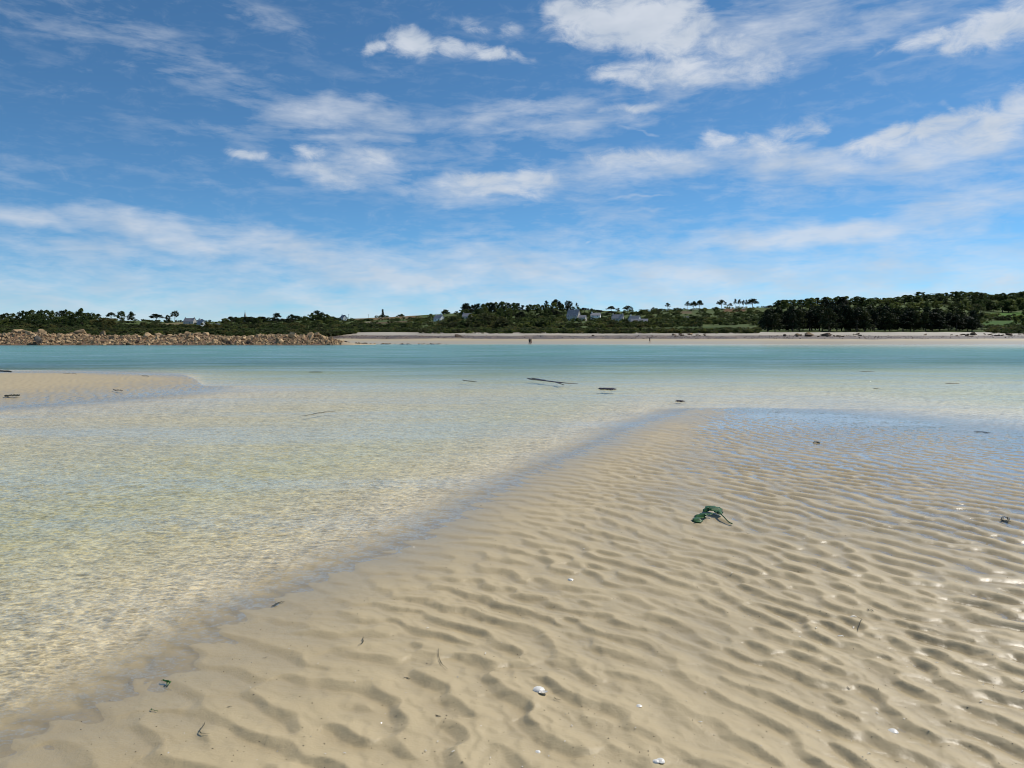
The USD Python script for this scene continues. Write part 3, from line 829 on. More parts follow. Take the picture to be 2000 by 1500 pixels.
wood(905, 1180, 36, ['round_0', 'round_1', 'round_2', 'round_3', 'grove_1'], 'lower dark tree of the hilltop wood', 'lower trees of the hilltop wood', Ds=(680, 860), wpx=(16, 28), drop=(8, 24), area='mid')
wood(1130, 1262, 14, ['round_0', 'round_1', 'round_3', 'pine_1'], 'lower dark tree of the hilltop wood', 'lower trees of the hilltop wood', Ds=(780, 960), wpx=(13, 22), drop=(0, 8), area='mid')
wood(1498, 1700, 20, ['round_0', 'round_1', 'round_2', 'grove_2'], 'green-black skyline tree of the wooded ridge', 'skyline trees of the wooded ridge', Ds=(820, 980), wpx=(20, 34), drop=(0, 4), area='right')
wood(1690, 2060, 40, ['round_0', 'round_1', 'round_2', 'round_3'], 'green-black skyline tree of the wooded ridge', 'skyline trees of the wooded ridge', Ds=(860, 1000), wpx=(18, 34), drop=(0, 4), area='right')
wood(1690, 2040, 40, ['round_0', 'round_1', 'round_2', 'round_3'], 'lower green tree on the wooded ridge', 'lower trees of the wooded ridge', Ds=(640, 840), wpx=(20, 38), drop=(9, 26), area='right')
# the black pine grove at the back of the beach
G_GROVE = 'pines of the black grove behind the beach'
GT = [(1488, 600), (1520, 596), (1560, 594), (1600, 592), (1640, 588), (1680, 592), (1720, 596), (1760, 598), (1800, 600), (1840, 602), (1880, 604), (1912, 610)]
ROWS = ['front', 'middle', 'rear']
for row, (D, n, dr) in enumerate([(322, 26, 9), (338, 24, 5), (356, 22, 1)]):
    for k in range(n):
        u = 1492 + 418 * (k + rng.uniform(.1, .9)) / n
        top = float(np.interp(u, [a for a, b in GT], [b for a, b in GT])) + rng.uniform(-3, 6) + dr
        skyline('grove_pine', f'grove_{rng.integers(0, 4)}', u, top, D + rng.uniform(-5, 5), rng.uniform(26, 46), told(f'near-black pine in the {ROWS[row]} row of the grove', 'grove', u), 'pine tree', told(f'{ROWS[row]} row of the pine grove', 'grove', u))

# bushes and hedges on the slopes
BU = [(760, 700, 618, 12, 9, 'low round bush in the mound under the columnar cypress', 'bushes under the cypress', 'shrub', (736, 762), (612, 618))]
G_BUSH = 'bushes scattered over the slope'
HID = [p for p, c in FIELDS[:-1]]


def bushes(n, u0, u1, v0, v1, kinds, hm, wm, label, group, name='bush', cat='bush', area=''):
    made = 0
    for t in range(n * 4):
        u, v = rng.uniform(u0, u1), rng.uniform(v0, v1)
        if made >= n:
            break
        if any(inside(np.array([u]), np.array([v]), p)[0] for p in HID):
            continue
        D = dist_at(u, v)
        x = (u - 1000) / FPX * D
        plant(name, str(rng.choice(kinds)), x, D, lz(x, D) - .2, rng.uniform(*hm), rng.uniform(*wm), told(label, area, u), cat, told(group, area, u))
        made += 1


SH, OL = ['shrub_0', 'shrub_1', 'shrub_2'], ['olive_0', 'olive_1', 'olive_2']
bushes(7, 736, 762, 617, 621, SH, (2.5, 5), (5, 8), 'low round bush in the mound under the columnar cypress', 'bushes under the cypress')
bushes(30, 0, 330, 636, 648, SH + OL, (2.5, 5), (6, 10), 'grey-green bush in the belt behind the golden rocks', 'bushes behind the golden rocks', area='belt')
bushes(34, 330, 660, 636, 650, SH + OL, (2.5, 5), (6, 10), 'grey-green bush in the belt behind the golden rocks', 'bushes behind the golden rocks', area='belt')
bushes(26, 1016, 1082, 630, 648, SH, (4, 6), (6, 9), 'dense dark green bush in the clump at the back of the beach', 'dark clump at the back of the beach')
bushes(36, 880, 1010, 628, 647, SH + OL + ['pale_0'], (3.5, 7), (6, 10), 'olive bush in the thicket beside the dark clump', 'olive thicket behind the beach')
bushes(34, 1100, 1330, 634, 645, SH + OL, (2, 4), (4, 8), 'rounded bush in front of the village', 'bushes in front of the village', area='front')
bushes(60, 1250, 1500, 606, 640, SH, (3, 6), (7, 12), 'green bush on the slope below the ridge pines', 'bushes below the ridge pines', area='slope')
bushes(14, 1915, 2030, 622, 627, SH, (3, 5), (7, 12), 'dark hedge bush between the two bright green fields', 'hedge between the green fields')
bushes(10, 1985, 2040, 620, 646, SH, (5, 8), (8, 12), 'dark tall bush beside the bright green fields', 'tall bushes beside the fields')
bushes(22, 780, 905, 612, 634, SH, (2.5, 5), (6, 12), 'dark hedge bush around the white-gabled cottage', 'hedges around the cottage')

# low scrub that nobody could count
inst = UsdGeom.PointInstancer.Define(stage, '/World/scrub')
eu = rng.uniform(-150, 690, 1100)
eD = rng.uniform(236, 296, 1100)
eD = np.maximum(eD, np.interp(eu, [520, 600, 690], [236, 262, 293]))
ex_ = (eu - 1000) / FPX * eD
edge = np.stack([ex_, eD, ground_height(ex_, eD)[0] - .2], 1)
spots, tries = [], 0
su = rng.uniform(-150, 2150, 12000)
sD = 294 + 760 * rng.uniform(0, 1, 12000) ** 1.8
sx = (su - 1000) / FPX * sD
sz = land_z(sx, sD)
sv = 661.5 - (sz - H) / sD * FPX
ok = np.ones(len(su), bool)
for p, c in FIELDS[:-1]:
    ok &= ~inside(su, sv, p)
ok &= fb(sx, sD, 45.0, 171, 2) > np.where(sD < 400, -.3, .0)
ok &= ~((su > 1480) & (su < 1930) & (sD < 370))
spts = np.stack([sx, sD, sz - .15], 1)[ok][:6500]
spts = np.vstack([spts, edge])
pr = []
for k, (src, lm_) in enumerate([('shrub_0', 'broad_leaf'), ('shrub_1', 'broad_leaf'), ('olive_0', 'olive_leaf')]):
    r_ = np.random.default_rng(300 + k)
    cs, p = crown_points('shrub', 260, r_)
    v, f = quads(p, .11, r_)
    pr.append(usdkit.mesh(stage, f'/World/scrub/clump_{k}', (v, f), L + lm_).GetPath())
inst.CreatePrototypesRel().SetTargets(pr)
ns = len(spts)
inst.CreateProtoIndicesAttr(Vt.IntArray.FromNumpy(rng.integers(0, 3, ns).astype(np.int32)))
inst.CreatePositionsAttr(Vt.Vec3fArray.FromNumpy(spts.astype(np.float32)))
sc_ = rng.uniform(1.2, 3.2, (ns, 1)) * np.array([[1.7, 1.7, 1.0]])
sc_[spts[:, 1] < 420] *= .7
inst.CreateScalesAttr(Vt.Vec3fArray.FromNumpy(sc_.astype(np.float32)))
qa = rng.uniform(0, np.pi, ns)
inst.CreateOrientationsAttr(Vt.QuathArray([Gf.Quath(float(math.cos(a)), 0.0, 0.0, float(math.sin(a))) for a in qa]))
tag(inst, 'low mixed scrub and bramble covering the slopes behind the beach', 'scrub', kind='stuff')

# ---------------------------------------------------------------- rocks
def boulder_mesh(seed, flat=0.75, n=16):
    r = np.random.default_rng(seed)
    p = r.normal(size=(n, 3))
    p /= np.linalg.norm(p, axis=1, keepdims=True)
    p *= r.uniform(.75, 1.0, (n, 1)) * np.array([1, .85, flat])
    h = trimesh.convex.convex_hull(p)
    v, f = trimesh.remesh.subdivide(h.vertices, h.faces)
    v = v * (1 + .10 * (meshkit.noise(v * 2.3 + 5, seed) - .5)[:, None]) + .05 * (meshkit.noise(v * 4.1, seed + 3) - .5)[:, None]
    return trimesh.Trimesh(v, f, process=False)


for k in range(6):
    for mname in ('granite', 'dark_granite'):
        UsdGeom.Xform.Define(stage, f'{PR}/{mname}_{k}')
        usdkit.mesh(stage, f'{PR}/{mname}_{k}/rock', boulder_mesh(400 + k, (.75, .6, .9, .8, .5, .7)[k], (16, 14, 12, 18, 14, 20)[k]), L + mname)


def boulder(x, y, z, sx, sy, sz, label, group=None, mat='granite', k=None, tilt=25):
    """a single stone: a mesh of its own under one name"""
    k = int(rng.integers(0, 6)) if k is None else k
    x_ = UsdGeom.Xform.Define(stage, numbered('/World', 'boulder'))
    x_.AddTranslateOp().Set(Gf.Vec3d(float(x), float(y), float(z)))
    x_.AddRotateXYZOp().Set(Gf.Vec3f(float(rng.uniform(-tilt, tilt)), float(rng.uniform(-tilt, tilt)), float(rng.uniform(0, 360))))
    x_.AddScaleOp().Set(Gf.Vec3f(float(sx), float(sy), float(sz)))
    p = x_.GetPrim()
    p.GetReferences().AddInternalReference(f'{PR}/{mat}_{k}')
    p.SetInstanceable(True)
    tag(p, label, 'boulder', group)


def ground_zs(x, y):
    return ground_height(np.asarray(x, float), np.asarray(y, float))[0]


# boulders that stand out
for u, D, w, h, lab, mat in [
    (75, 191.0, 3.4, 2.9, 'dark grey block of rock at the waterline among golden rocks', 'grey'),
    (160, 206, 5.0, 3.3, 'highest golden outcrop rising above the green bushes', 'granite'),
    (40, 208, 6.0, 2.6, 'broad golden ledge at the outer end of the rocky point', 'granite'),
    (84, 209, 4.5, 2.7, 'pale-topped golden ledge above the dark grey block', 'granite'),
    (385, 208, 4.0, 2.2, 'pale stacked outcrop below the white-gabled house', 'granite'),
    (402, 207, 3.4, 2.3, 'leaning slab beside the pale stacked outcrop', 'granite'),
    (368, 207, 2.2, 1.7, 'small pointed rock standing off the pale stacked outcrop', 'granite'),
    (572, 205, 3.0, 2.3, 'split pale boulder near the low end of the rocky point', 'granite'),
    (620, 204, 3.2, 2.9, 'big sloping slab at the low end of the rocky point', 'granite'),
    (608, 202, 2.4, 2.0, 'reddish block wedged beside the big sloping slab', 'granite'),
    (632, 202, 2.6, 1.6, 'low rounded block at the foot of the big sloping slab', 'granite')]:
    x = (u - 1000) / FPX * D
    z = ground_z(x, D)
    if mat == 'grey':
        for k in (2,):
            UsdGeom.Xform.Define(stage, f'{PR}/grey_granite_{k}')
            usdkit.mesh(stage, f'{PR}/grey_granite_{k}/rock', boulder_mesh(450, .9, 14), L + 'grey_granite')
        boulder(x, D, z + h * .3, w / 2, w / 2.4, h / 1.7, lab, None, 'grey_granite', 2, 12)
    else:
        boulder(x, D, z + h * .12, w / 2, w / 2.4, h / 1.6, lab, None, mat, None, 18)

G_PT = 'boulders of the golden rocky point'
bu = rng.uniform(-70, 650, 260)
bD = 191.5 + 22 * rng.uniform(0, 1, 260) ** .8
bx = (bu - 1000) / FPX * bD
bz = ground_zs(bx, bD)
for k in range(260):
    w = rng.uniform(.55, 1.0) + 1.7 * rng.random() ** 2.5
    boulder(bx[k], bD[k], bz[k] + w * .12, w * rng.uniform(.55, .8), w * rng.uniform(.45, .7), w * rng.uniform(.35, .75), told('angular golden-brown boulder of the rocky point', 'point', bu[k]), told(G_PT, 'point', bu[k]), 'dark_granite' if bz[k] < .35 else 'granite', None, 35)
G_LOW = 'weed-dark rocks where the point runs out under water'
for k in range(60):
    u = 650 + 225 * rng.uniform(0, 1) ** 1.3
    D = rng.uniform(222, 233) if u > 700 else rng.uniform(205, 228)
    x = (u - 1000) / FPX * D
    w = rng.uniform(.6, 1.5) * (1 if u < 760 else .7)
    boulder(x, D, max(ground_z(x, D), -.05) + .05, w * .8, w * .5, w * .35, told('low weed-dark rock strung along the far waterline', 'low', u), told('weed-dark rocks of the far waterline', 'low', u), 'dark_granite' if rng.random() < .6 else 'granite')
for u, v, D, w, h, lab, mat in [
    (1583, 648, 279, 5.2, 3.2, 'largest pale-topped boulder on the beach before the pine grove', 'granite'),
    (1560, 651, 280, 3.6, 2.2, 'low pale boulder beside the largest one before the pine grove', 'granite'),
    (1578, 655, 275, 4.4, 2.0, 'dark block at the foot of the largest pale-topped boulder', 'dark_granite'),
    (1612, 654, 277, 4.6, 2.2, 'dark humped boulder apart from the pale-topped group', 'dark_granite'),
    (1532, 655, 276, 2.6, 1.5, 'small dark boulder short of the pale-topped group', 'dark_granite'),
    (1637, 657, 274, 2.4, 1.0, 'flat brown stone past the dark humped boulder', 'dark_granite'),
    (1348, 649, 286, 3.0, 1.6, 'pale boulder in the rubble at the end of the white sand strip', 'granite'),
    (1966, 650, 284, 3.8, 2.0, 'round dark boulder on the dry sand under the green fields', 'dark_granite'),
    (1900, 652, 284, 4.2, 1.6, 'reddish-dark boulder at the seaward edge of the pine grove', 'dark_granite'),
    (1160, 655, 277, 2.4, 1.2, 'lone small boulder on the dark shingle band below the village', 'dark_granite'),
    (896, 658, 272, 6.0, 1.2, 'flat brown ledge on the shingle band below the olive thicket', 'dark_granite')]:
    x = (u - 1000) / FPX * D
    boulder(x, D, ground_z(x, D) + h * .2, w / 2, w / 2.6, h / 1.5, lab, None, mat, None, 14)
G_R1 = 'rubble boulders along the grove end of the beach'
for k in range(48):
    u = rng.choice([rng.uniform(1310, 1380), rng.uniform(1500, 1680), rng.uniform(1780, 2000), rng.uniform(1850, 1960)])
    D = rng.uniform(272, 287)
    x = (u - 1000) / FPX * D
    w = rng.uniform(.8, 2.4)
    boulder(x, D, ground_z(x, D) + .05, w * .7, w * .5, w * .35, told('dark beach boulder in the rubble', 'rubble', u), told('beach rubble boulders', 'rubble', u), 'dark_granite')

# the countless smaller stones
def stones(name, pts, scale, mat, label, seed):
    r = np.random.default_rng(seed)
    pi = UsdGeom.PointInstancer.Define(stage, f'/World/{name}')
    pr = [usdkit.mesh(stage, f'/World/{name}/stone_{k}', boulder_mesh(500 + k, (.7, .5, .85)[k], 9), L + mat).GetPath() for k in range(3)]
    pi.CreatePrototypesRel().SetTargets(pr)
    n = len(pts)
    pi.CreateProtoIndicesAttr(Vt.IntArray.FromNumpy(r.integers(0, 3, n).astype(np.int32)))
    pi.CreatePositionsAttr(Vt.Vec3fArray.FromNumpy(np.asarray(pts, np.float32)))
    pi.CreateScalesAttr(Vt.Vec3fArray.FromNumpy((scale[:, None] * r.uniform(.6, 1.2, (n, 3))).astype(np.float32)))
    q = r.normal(size=(n, 4))
    q /= np.linalg.norm(q, axis=1, keepdims=True)
    pi.CreateOrientationsAttr(Vt.QuathArray([Gf.Quath(float(a), float(b), float(c), float(d)) for a, b, c, d in q]))
    tag(pi, label, 'stones', kind='stuff')


ru = rng.uniform(-150, 668, 4200)
rD = 190.5 + 30 * rng.uniform(0, 1, 4200)
rx = (ru - 1000) / FPX * rD
rz = ground_zs(rx, rD)
k_ = rz > -.15
stones('rock_rubble', np.stack([rx, rD, rz + .03], 1)[k_], rng.uniform(.22, .75, k_.sum()), 'granite', 'golden-brown granite rubble filling the rocky point between its boulders', 41)
ru = rng.uniform(640, 2200, 9000)
rD = rng.uniform(254, 290, 9000)
rx = (ru - 1000) / FPX * rD
rz = ground_zs(rx, rD)
zz = rz + .45 * fb(rx, rD, 12.0, 111, 4)
k_ = (zz > 1.6) & (zz < 2.75) & (rng.random(9000) < .15 + .35 * (fb(rx, rD, 22.0, 181, 2) > 0))
stones('beach_shingle', np.stack([rx, rD, rz], 1)[k_], rng.uniform(.10, .34, k_.sum()), 'dark_granite', 'dark shingle and dry weed in a band along the far beach', 42)

# ---------------------------------------------------------------- houses, church, poles
def box(x0, x1, y0, y1, z0, z1):
    m = trimesh.creation.box([x1 - x0, y1 - y0, z1 - z0])
    m.apply_translation([(x0 + x1) / 2, (y0 + y1) / 2, (z0 + z1) / 2])
    return m


def gable(x0, x1, y0, y1, z, zr, over=0.0):
    """closed prism: eaves at z, ridge along x at zr"""
    ym = (y0 + y1) / 2
    p = np.array([[a, b, c] for a in (x0 - over, x1 + over) for b, c in ((y0 - over, z - over * .8), (y1 + over, z - over * .8), (ym, zr))])
    return trimesh.convex.convex_hull(p)


def roof_mesh(x0, x1, y0, y1, z, zr):
    """two sloping slabs of slate, overhanging"""
    ym, o, t = (y0 + y1) / 2, .25, .18
    out = []
    k = (zr - z) / (ym - y0)
    for ya in (y0 - o, y1 + o):
        za = z - o * k
        p = [[x, y, c + d] for x in (x0 - o, x1 + o) for y, c in ((ya, za), (ym, zr)) for d in (.03, .03 + t)]
        out.append(trimesh.convex.convex_hull(np.array(p)))
    return trimesh.util.concatenate(out)


def house(name, u, v, w, d, hw, hr, rot, wall, label, D=None, chimneys=1, floors=1, cat='house', wing=None):
    D = dist_at(u, v) if D is None else D
    x = (u - 1000) / FPX * D
    z = lz(x, D)
    x_ = UsdGeom.Xform.Define(stage, numbered('/World', name))
    x_.AddTranslateOp().Set(Gf.Vec3d(float(x), float(D), z - .3))
    x_.AddRotateZOp().Set(rot)
    t = x_.GetPrim()
    X, Y = w / 2, d / 2
    walls = [box(-X, X, -Y, Y, 0, hw), gable(-X, X, -Y, Y, hw - .002, hw + hr)]
    if wing:
        ww, wd, wh = wing
        a, b = (X + .003, X + ww) if ww > 0 else (-X + ww, -X - .003)
        walls += [box(a, b, -wd / 2, wd / 2, 0, wh), gable(a, b, -wd / 2, wd / 2, wh - .002, wh + wd * .4)]
    obj('wall', trimesh.util.concatenate(walls), wall, t)
    rf = obj('roof', roof_mesh(-X, X, -Y, Y, hw, hw + hr), 'slate', t)
    for c in range(chimneys):
        cx = (-X + .7, X - .7)[c]
        obj('chimney', trimesh.util.concatenate([box(cx - .45, cx + .45, -.35, .35, hw + hr - .8, hw + hr + 1.0), box(cx - .55, cx + .55, -.45, .45, hw + hr + 1.0, hw + hr + 1.15)]), wall, rf)
    if wing:
        obj('wing_roof', roof_mesh(a, b, -wd / 2, wd / 2, wh, wh + wd * .4), 'slate', t)
    n = max(2, int(w / 3))
    for fl in range(floors):
        for k in range(n):
            cx = -X + w * (k + .5) / n
            zz = .9 + 2.7 * fl
            if fl == 0 and k == n // 2:
                obj('door', box(cx - .5, cx + .5, -Y - .04, -Y + .05, .3, 2.3), 'door_paint', t)
                continue
            fr = obj('window', box(cx - .55, cx + .55, -Y - .05, -Y + .05, zz, zz + 1.3), 'white_render', t)
            obj('pane', box(cx - .45, cx + .45, -Y - .07, -Y - .045, zz + .1, zz + 1.2), 'window_glass', fr)
    fr = obj('window', box(X - .05, X + .05, -.5, .5, .9, 2.1), 'white_render', t)
    obj('pane', box(X + .045, X + .07, -.4, .4, 1.0, 2.0), 'window_glass', fr)
    tag(t, label, cat)
    return t


house('house', 373, 626, 13, 7, 3.2, 3.6, -12, 'grey_stone', 'long grey-roofed house beside the tall tiered pine on the skyline', 900, 2)
house('house', 394, 628, 7, 6, 3.0, 2.8, -35, 'white_render', 'small white house just downhill of the long grey-roofed one', 880)
house('house', 396, 642, 6.5, 6, 3.0, 3.6, -38, 'white_render', 'white-gabled house low among bushes behind the golden rocks', 620)
house('outbuilding', 421, 641, 9, 4, 2.0, 1.4, -20, 'white_render', 'long low white outbuilding beside the white-gabled house in the bushes', 640, 0, cat='outbuilding')
house('house', 672, 626, 6.5, 6, 3.2, 3.4, -42, 'white_render', 'bright white house on the skyline next to a thin pole', 900)
house('house', 858, 630, 8.5, 6, 2.9, 2.9, -36, 'white_render', 'white-gabled cottage on the slope below the domed ridge tree', 720, 2)
house('house', 913, 624, 9, 6, 3.0, 3.0, -10, 'grey_stone', 'grey-roofed house half hidden at the edge of the hilltop wood', 760)
house('house', 1120, 631, 9.5, 8, 4.2, 5.2, -24, 'grey_stone', 'steep-roofed grey house with a white-gabled wing in the village', 640, 1, 2, wing=(6, 5, 2.8))
house('house', 1163, 630, 8, 6.5, 4.6, 2.2, -14, 'white_render', 'pale two-storey house next to the steep-roofed grey house', 660, 1, 2)
house('house', 1206, 630, 9.5, 6, 2.8, 3.2, -20, 'grey_stone', 'stone cottage with twin chimneys behind dark bushes in the village', 660, 2)
house('house', 1239, 634, 8.5, 6, 2.8, 3.0, -34, 'white_render', 'slate cottage with a bright white gable at the end of the village', 600)
house('barn', 1248, 640, 11, 5.5, 1.6, 2.6, -12, 'grey_stone', 'long dark slate-roofed barn below the white-gabled slate cottage', 520, 0, cat='barn')
house('hut', 1338, 630, 4.5, 3.6, 2.4, 1.4, -25, 'white_render', 'tiny white hut alone among green bushes on the slope', 640, 0, cat='hut')


def church():
    D = 980.0
    x = (480.5 - 1000) / FPX * D
    z = lz(x, D) - 3.0
    t = UsdGeom.Xform.Define(stage, '/World/church')
    t.AddTranslateOp().Set(Gf.Vec3d(float(x), D, z - .3))
    t.AddRotateZOp().Set(-20)
    t = t.GetPrim()
    top = (661.5 - 606.5) / FPX * D - (z - H) + .3
    zb = top - 9.5
    obj('nave', trimesh.util.concatenate([box(2.3, 14, -3.2, 3.2, 0, zb - 9), gable(2.3, 14, -3.2, 3.2, zb - 9 - .002, zb - 6)]), 'grey_stone', t)
    obj('roof', roof_mesh(2.3, 14, -3.2, 3.2, zb - 9, zb - 6), 'slate', t)
    tw = obj('tower', trimesh.util.concatenate([box(-2.2, 2.2, -2.2, 2.2, 0, zb), box(-2.5, 2.5, -2.5, 2.5, zb + .003, zb + .4)]), 'grey_stone', t)
    for s in (-.9, .9):
        obj('belfry_opening', box(s - .4, s + .4, -2.24, -2.1, zb - 2.6, zb - .5), 'window_glass', tw)
    sp = obj('spire', trimesh.creation.cone(1.9, 8.0, sections=8, transform=trimesh.transformations.translation_matrix([0, 0, zb + .4])), 'grey_stone', t)
    obj('cross', trimesh.util.concatenate([box(-.08, .08, -.08, .08, zb + 8.3, zb + 9.5), box(-.4, .4, -.06, .06, zb + 8.9, zb + 9.05)]), 'slate', sp)
    tag(t, 'church with a slender pointed stone spire rising over dark trees', 'church')


church()
for u, v0, D, lab in [(682, 613, 900, 'thin dark pole standing beside the bright white skyline house'), (720.5, 614, 930, 'thin faint pole alone on the bare skyline short of the columnar cypress')]:
    x = (u - 1000) / FPX * D
    z = lz(x, D)
    hgt = (661.5 - v0) / FPX * D - (z - H)
    t = UsdGeom.Xform.Define(stage, numbered('/World', 'utility_pole'))
    t.AddTranslateOp().Set(Gf.Vec3d(float(x), D, z - .3))
    t = t.GetPrim()
    obj('post', trimesh.creation.cylinder(.16, hgt, 8, transform=trimesh.transformations.translation_matrix([0, 0, hgt / 2])), 'timber', t)
    obj('crossarm', box(-.9, .9, .165, .30, hgt - .7, hgt - .5), 'timber', t)
    tag(t, lab, 'utility pole')

# ---------------------------------------------------------------- people on the far beach
import manifold3d as m3


def body(bones, joints, edge=0.035):
    parts = []
    for a, b in bones:
        (pa, ra), (pb, rb) = joints[a], joints[b]
        sa = m3.Manifold.sphere(ra, 16).translate(pa)
        sb = m3.Manifold.sphere(rb, 16).translate(pb)
        parts.append(m3.Manifold.batch_hull([sa, sb]))
    m = m3.Manifold.batch_boolean(parts, m3.OpType.Add).refine_to_length(edge)
    me = m.to_mesh()
    t = trimesh.Trimesh(me.vert_properties[:, :3], me.tri_verts)
    trimesh.smoothing.filter_taubin(t, iterations=8)
    return t


for nm, c in (('skin', (.42, .26, .18)), ('dark_cloth', (.025, .024, .028)), ('brown_cloth', (.16, .10, .065)), ('pink_cloth', (.55, .36, .32)), ('dark_hair', (.03, .02, .015))):
    plain(nm, c, .75, .1, 4)


def person(u, D, tall, face, stride, label, top, legs, arm=0.0, bag=False):
    x = (u - 1000) / FPX * D
    z = max(ground_z(x, D), -.02)
    t = UsdGeom.Xform.Define(stage, numbered('/World', 'person'))
    t.AddTranslateOp().Set(Gf.Vec3d(float(x), float(D), float(z)))
    t.AddRotateZOp().Set(face)
    t.AddScaleOp().Set(Gf.Vec3f(tall / 1.75, tall / 1.75, tall / 1.75))
    t = t.GetPrim()
    J = {'head': ((0, 0, 1.63), .10), 'chin': ((0, -.03, 1.56), .075), 'neck': ((0, .01, 1.46), .06), 'chest': ((0, .01, 1.28), .135), 'belly': ((0, 0, 1.08), .125), 'hip': ((0, 0, .95), .14)}
    B = [('head', 'chin'), ('chin', 'neck'), ('neck', 'chest'), ('chest', 'belly'), ('belly', 'hip')]
    for s, n in ((-1, 'l'), (1, 'r')):
        st = stride * s
        J |= {n + 'sh': ((.19 * s, .01, 1.38), .062), n + 'el': ((.24 * s, .03 - arm * .1 * s, 1.10), .045), n + 'wr': ((.24 * s + arm * .05, -.06 - arm * .12, .88), .032), n + 'ha': ((.24 * s + arm * .05, -.09 - arm * .14, .80), .036),
              n + 'th': ((.09 * s, 0, .90), .095), n + 'kn': ((.10 * s, -.5 * st, .49), .062), n + 'an': ((.10 * s, -1.0 * st + (.05 if st < 0 else 0), .08), .042), n + 'to': ((.11 * s, -1.0 * st - .15, .035), .034)}
        B += [('chest', n + 'sh'), ('neck', n + 'sh'), (n + 'sh', n + 'el'), (n + 'el', n + 'wr'), (n + 'wr', n + 'ha'), ('hip', n + 'th'), (n + 'th', n + 'kn'), (n + 'kn', n + 'an'), (n + 'an', n + 'to')]
        for q in range(4):                      # fingers
            c = np.array(J[n + 'ha'][0])
            J[f'{n}f{q}'] = ((c[0] + (q - 1.5) * .018, c[1] - .02, c[2] - .085 - .01 * (q in (1, 2))), .010)
            B.append((n + 'ha', f'{n}f{q}'))
    J['nose'] = ((0, -.115, 1.60), .016)
    B.append(('chin', 'nose'))
    obj('body', body(B, J), 'skin', t, smooth=True)

    def grown(names, g):
        jj = {k: (J[k][0], J[k][1] + g) for k in J}
        return body([b for b in B if b[0] in names and b[1] in names], jj)
    obj('shirt', grown({'neck', 'chest', 'belly', 'hip', 'lsh', 'rsh', 'lel', 'rel'} - {'neck'}, .018), top, t, smooth=True)
    obj('trousers', grown({'hip', 'lth', 'rth', 'lkn', 'rkn'} | ({'lan', 'ran'} if legs != 'skin' else set()), .02), 'dark_cloth' if legs == 'skin' else legs, t, smooth=True)
    hr = trimesh.creation.icosphere(2, .118)
    hr.apply_translation([0, .025, 1.655])
    hr = hr.slice_plane([0, -.03, 1.62], [0, .55, .83], cap=True)
    obj('hair', hr, 'dark_hair', t)
    if bag:
        b = trimesh.creation.capsule(.22, .11, count=[12, 12])
        b.apply_translation([.34, -.12, .58])
        bg = obj('shoulder_bag', b, 'pink_cloth', t)
    tag(t, label, 'person')


person(1034, 230.5, 1.76, 30, .10, 'standing person all in dark clothes at the far waterline', 'dark_cloth', 'dark_cloth')
person(1036.8, 230.8, 1.72, -25, .06, 'person in brown with a pale bag beside the dark-clothed one', 'brown_cloth', 'brown_cloth', 1.0, True)
person(1268.5, 239.0, 1.62, 60, .16, 'person walking alone, bare-legged in a dark top, on the far sand', 'dark_cloth', 'skin', .5)

# ---------------------------------------------------------------- weed, shells and twigs near at hand
plain('wet_weed', (.040, .038, .020), .55, .4, 30, .3)
plain('purple_weed', (.035, .026, .035), .5, .4, 20, .3)
plain('green_kelp', (.026, .085, .012), .45, .5, 25, .35)
plain('shell_white', (.78, .74, .66), .35, .10, 40, .5)
plain('shell_inside', (.60, .52, .44), .3, .15, 40, .5)
plain('worm_grit', (.05, .04, .03), .7, .4, 60)


def ribbon(pts, widths, thick, curl=0.0):
    """flat weed blade along a line of points: closed, with rounded-off ends"""
    p = np.asarray(pts, float)
    w = np.asarray(widths, float)
    t = np.gradient(p, axis=0)
    t /= np.linalg.norm(t, axis=1, keepdims=True) + 1e-9
    sd = np.cross(t, [0, 0, 1.0])
    sd /= np.linalg.norm(sd, axis=1, keepdims=True) + 1e-9
    up = np.cross(sd, t)
    prof = [(-1, curl), (-.5, .45), (0, .7), (.5, .45), (1, curl), (.5, -.2), (0, -.1), (-.5, -.2)]
    v = np.vstack([p + sd * (w * a)[:, None] + up * (thick * b * np.minimum(1, w / w.max() + .25))[:, None] for a, b in prof])
    n, m = len(p), len(prof)
    f = []
    for j in range(m):
        j2 = (j + 1) % m
        for i in range(n - 1):
            f += [[j * n + i, j2 * n + i, j2 * n + i + 1], [j * n + i, j2 * n + i + 1, j * n + i + 1]]
    for j in range(1, m - 1):
        f += [[0, (j + 1) * n, j * n], [n - 1, j * n + n - 1, (j + 1) * n + n - 1]]
    return trimesh.Trimesh(v, f, process=False)


def wiggle(a, b, n, amp, r, sag=0.0):
    a, b = np.array(a, float), np.array(b, float)
    t = np.linspace(0, 1, n)
    d = b - a
    side = np.array([-d[1], d[0]]) / (np.hypot(*d) + 1e-9)
    k1, k2 = r.uniform(.5, 1) * r.choice([-1, 1]), r.uniform(-.5, .5)
    off = amp * (k1 * np.sin(np.pi * t) + k2 * np.sin(2 * np.pi * t))
    off = off + amp * .15 * gaussian_filter(r.normal(size=n), 1.0) * np.sin(np.pi * t)
    return a + t[:, None] * d + off[:, None] * side


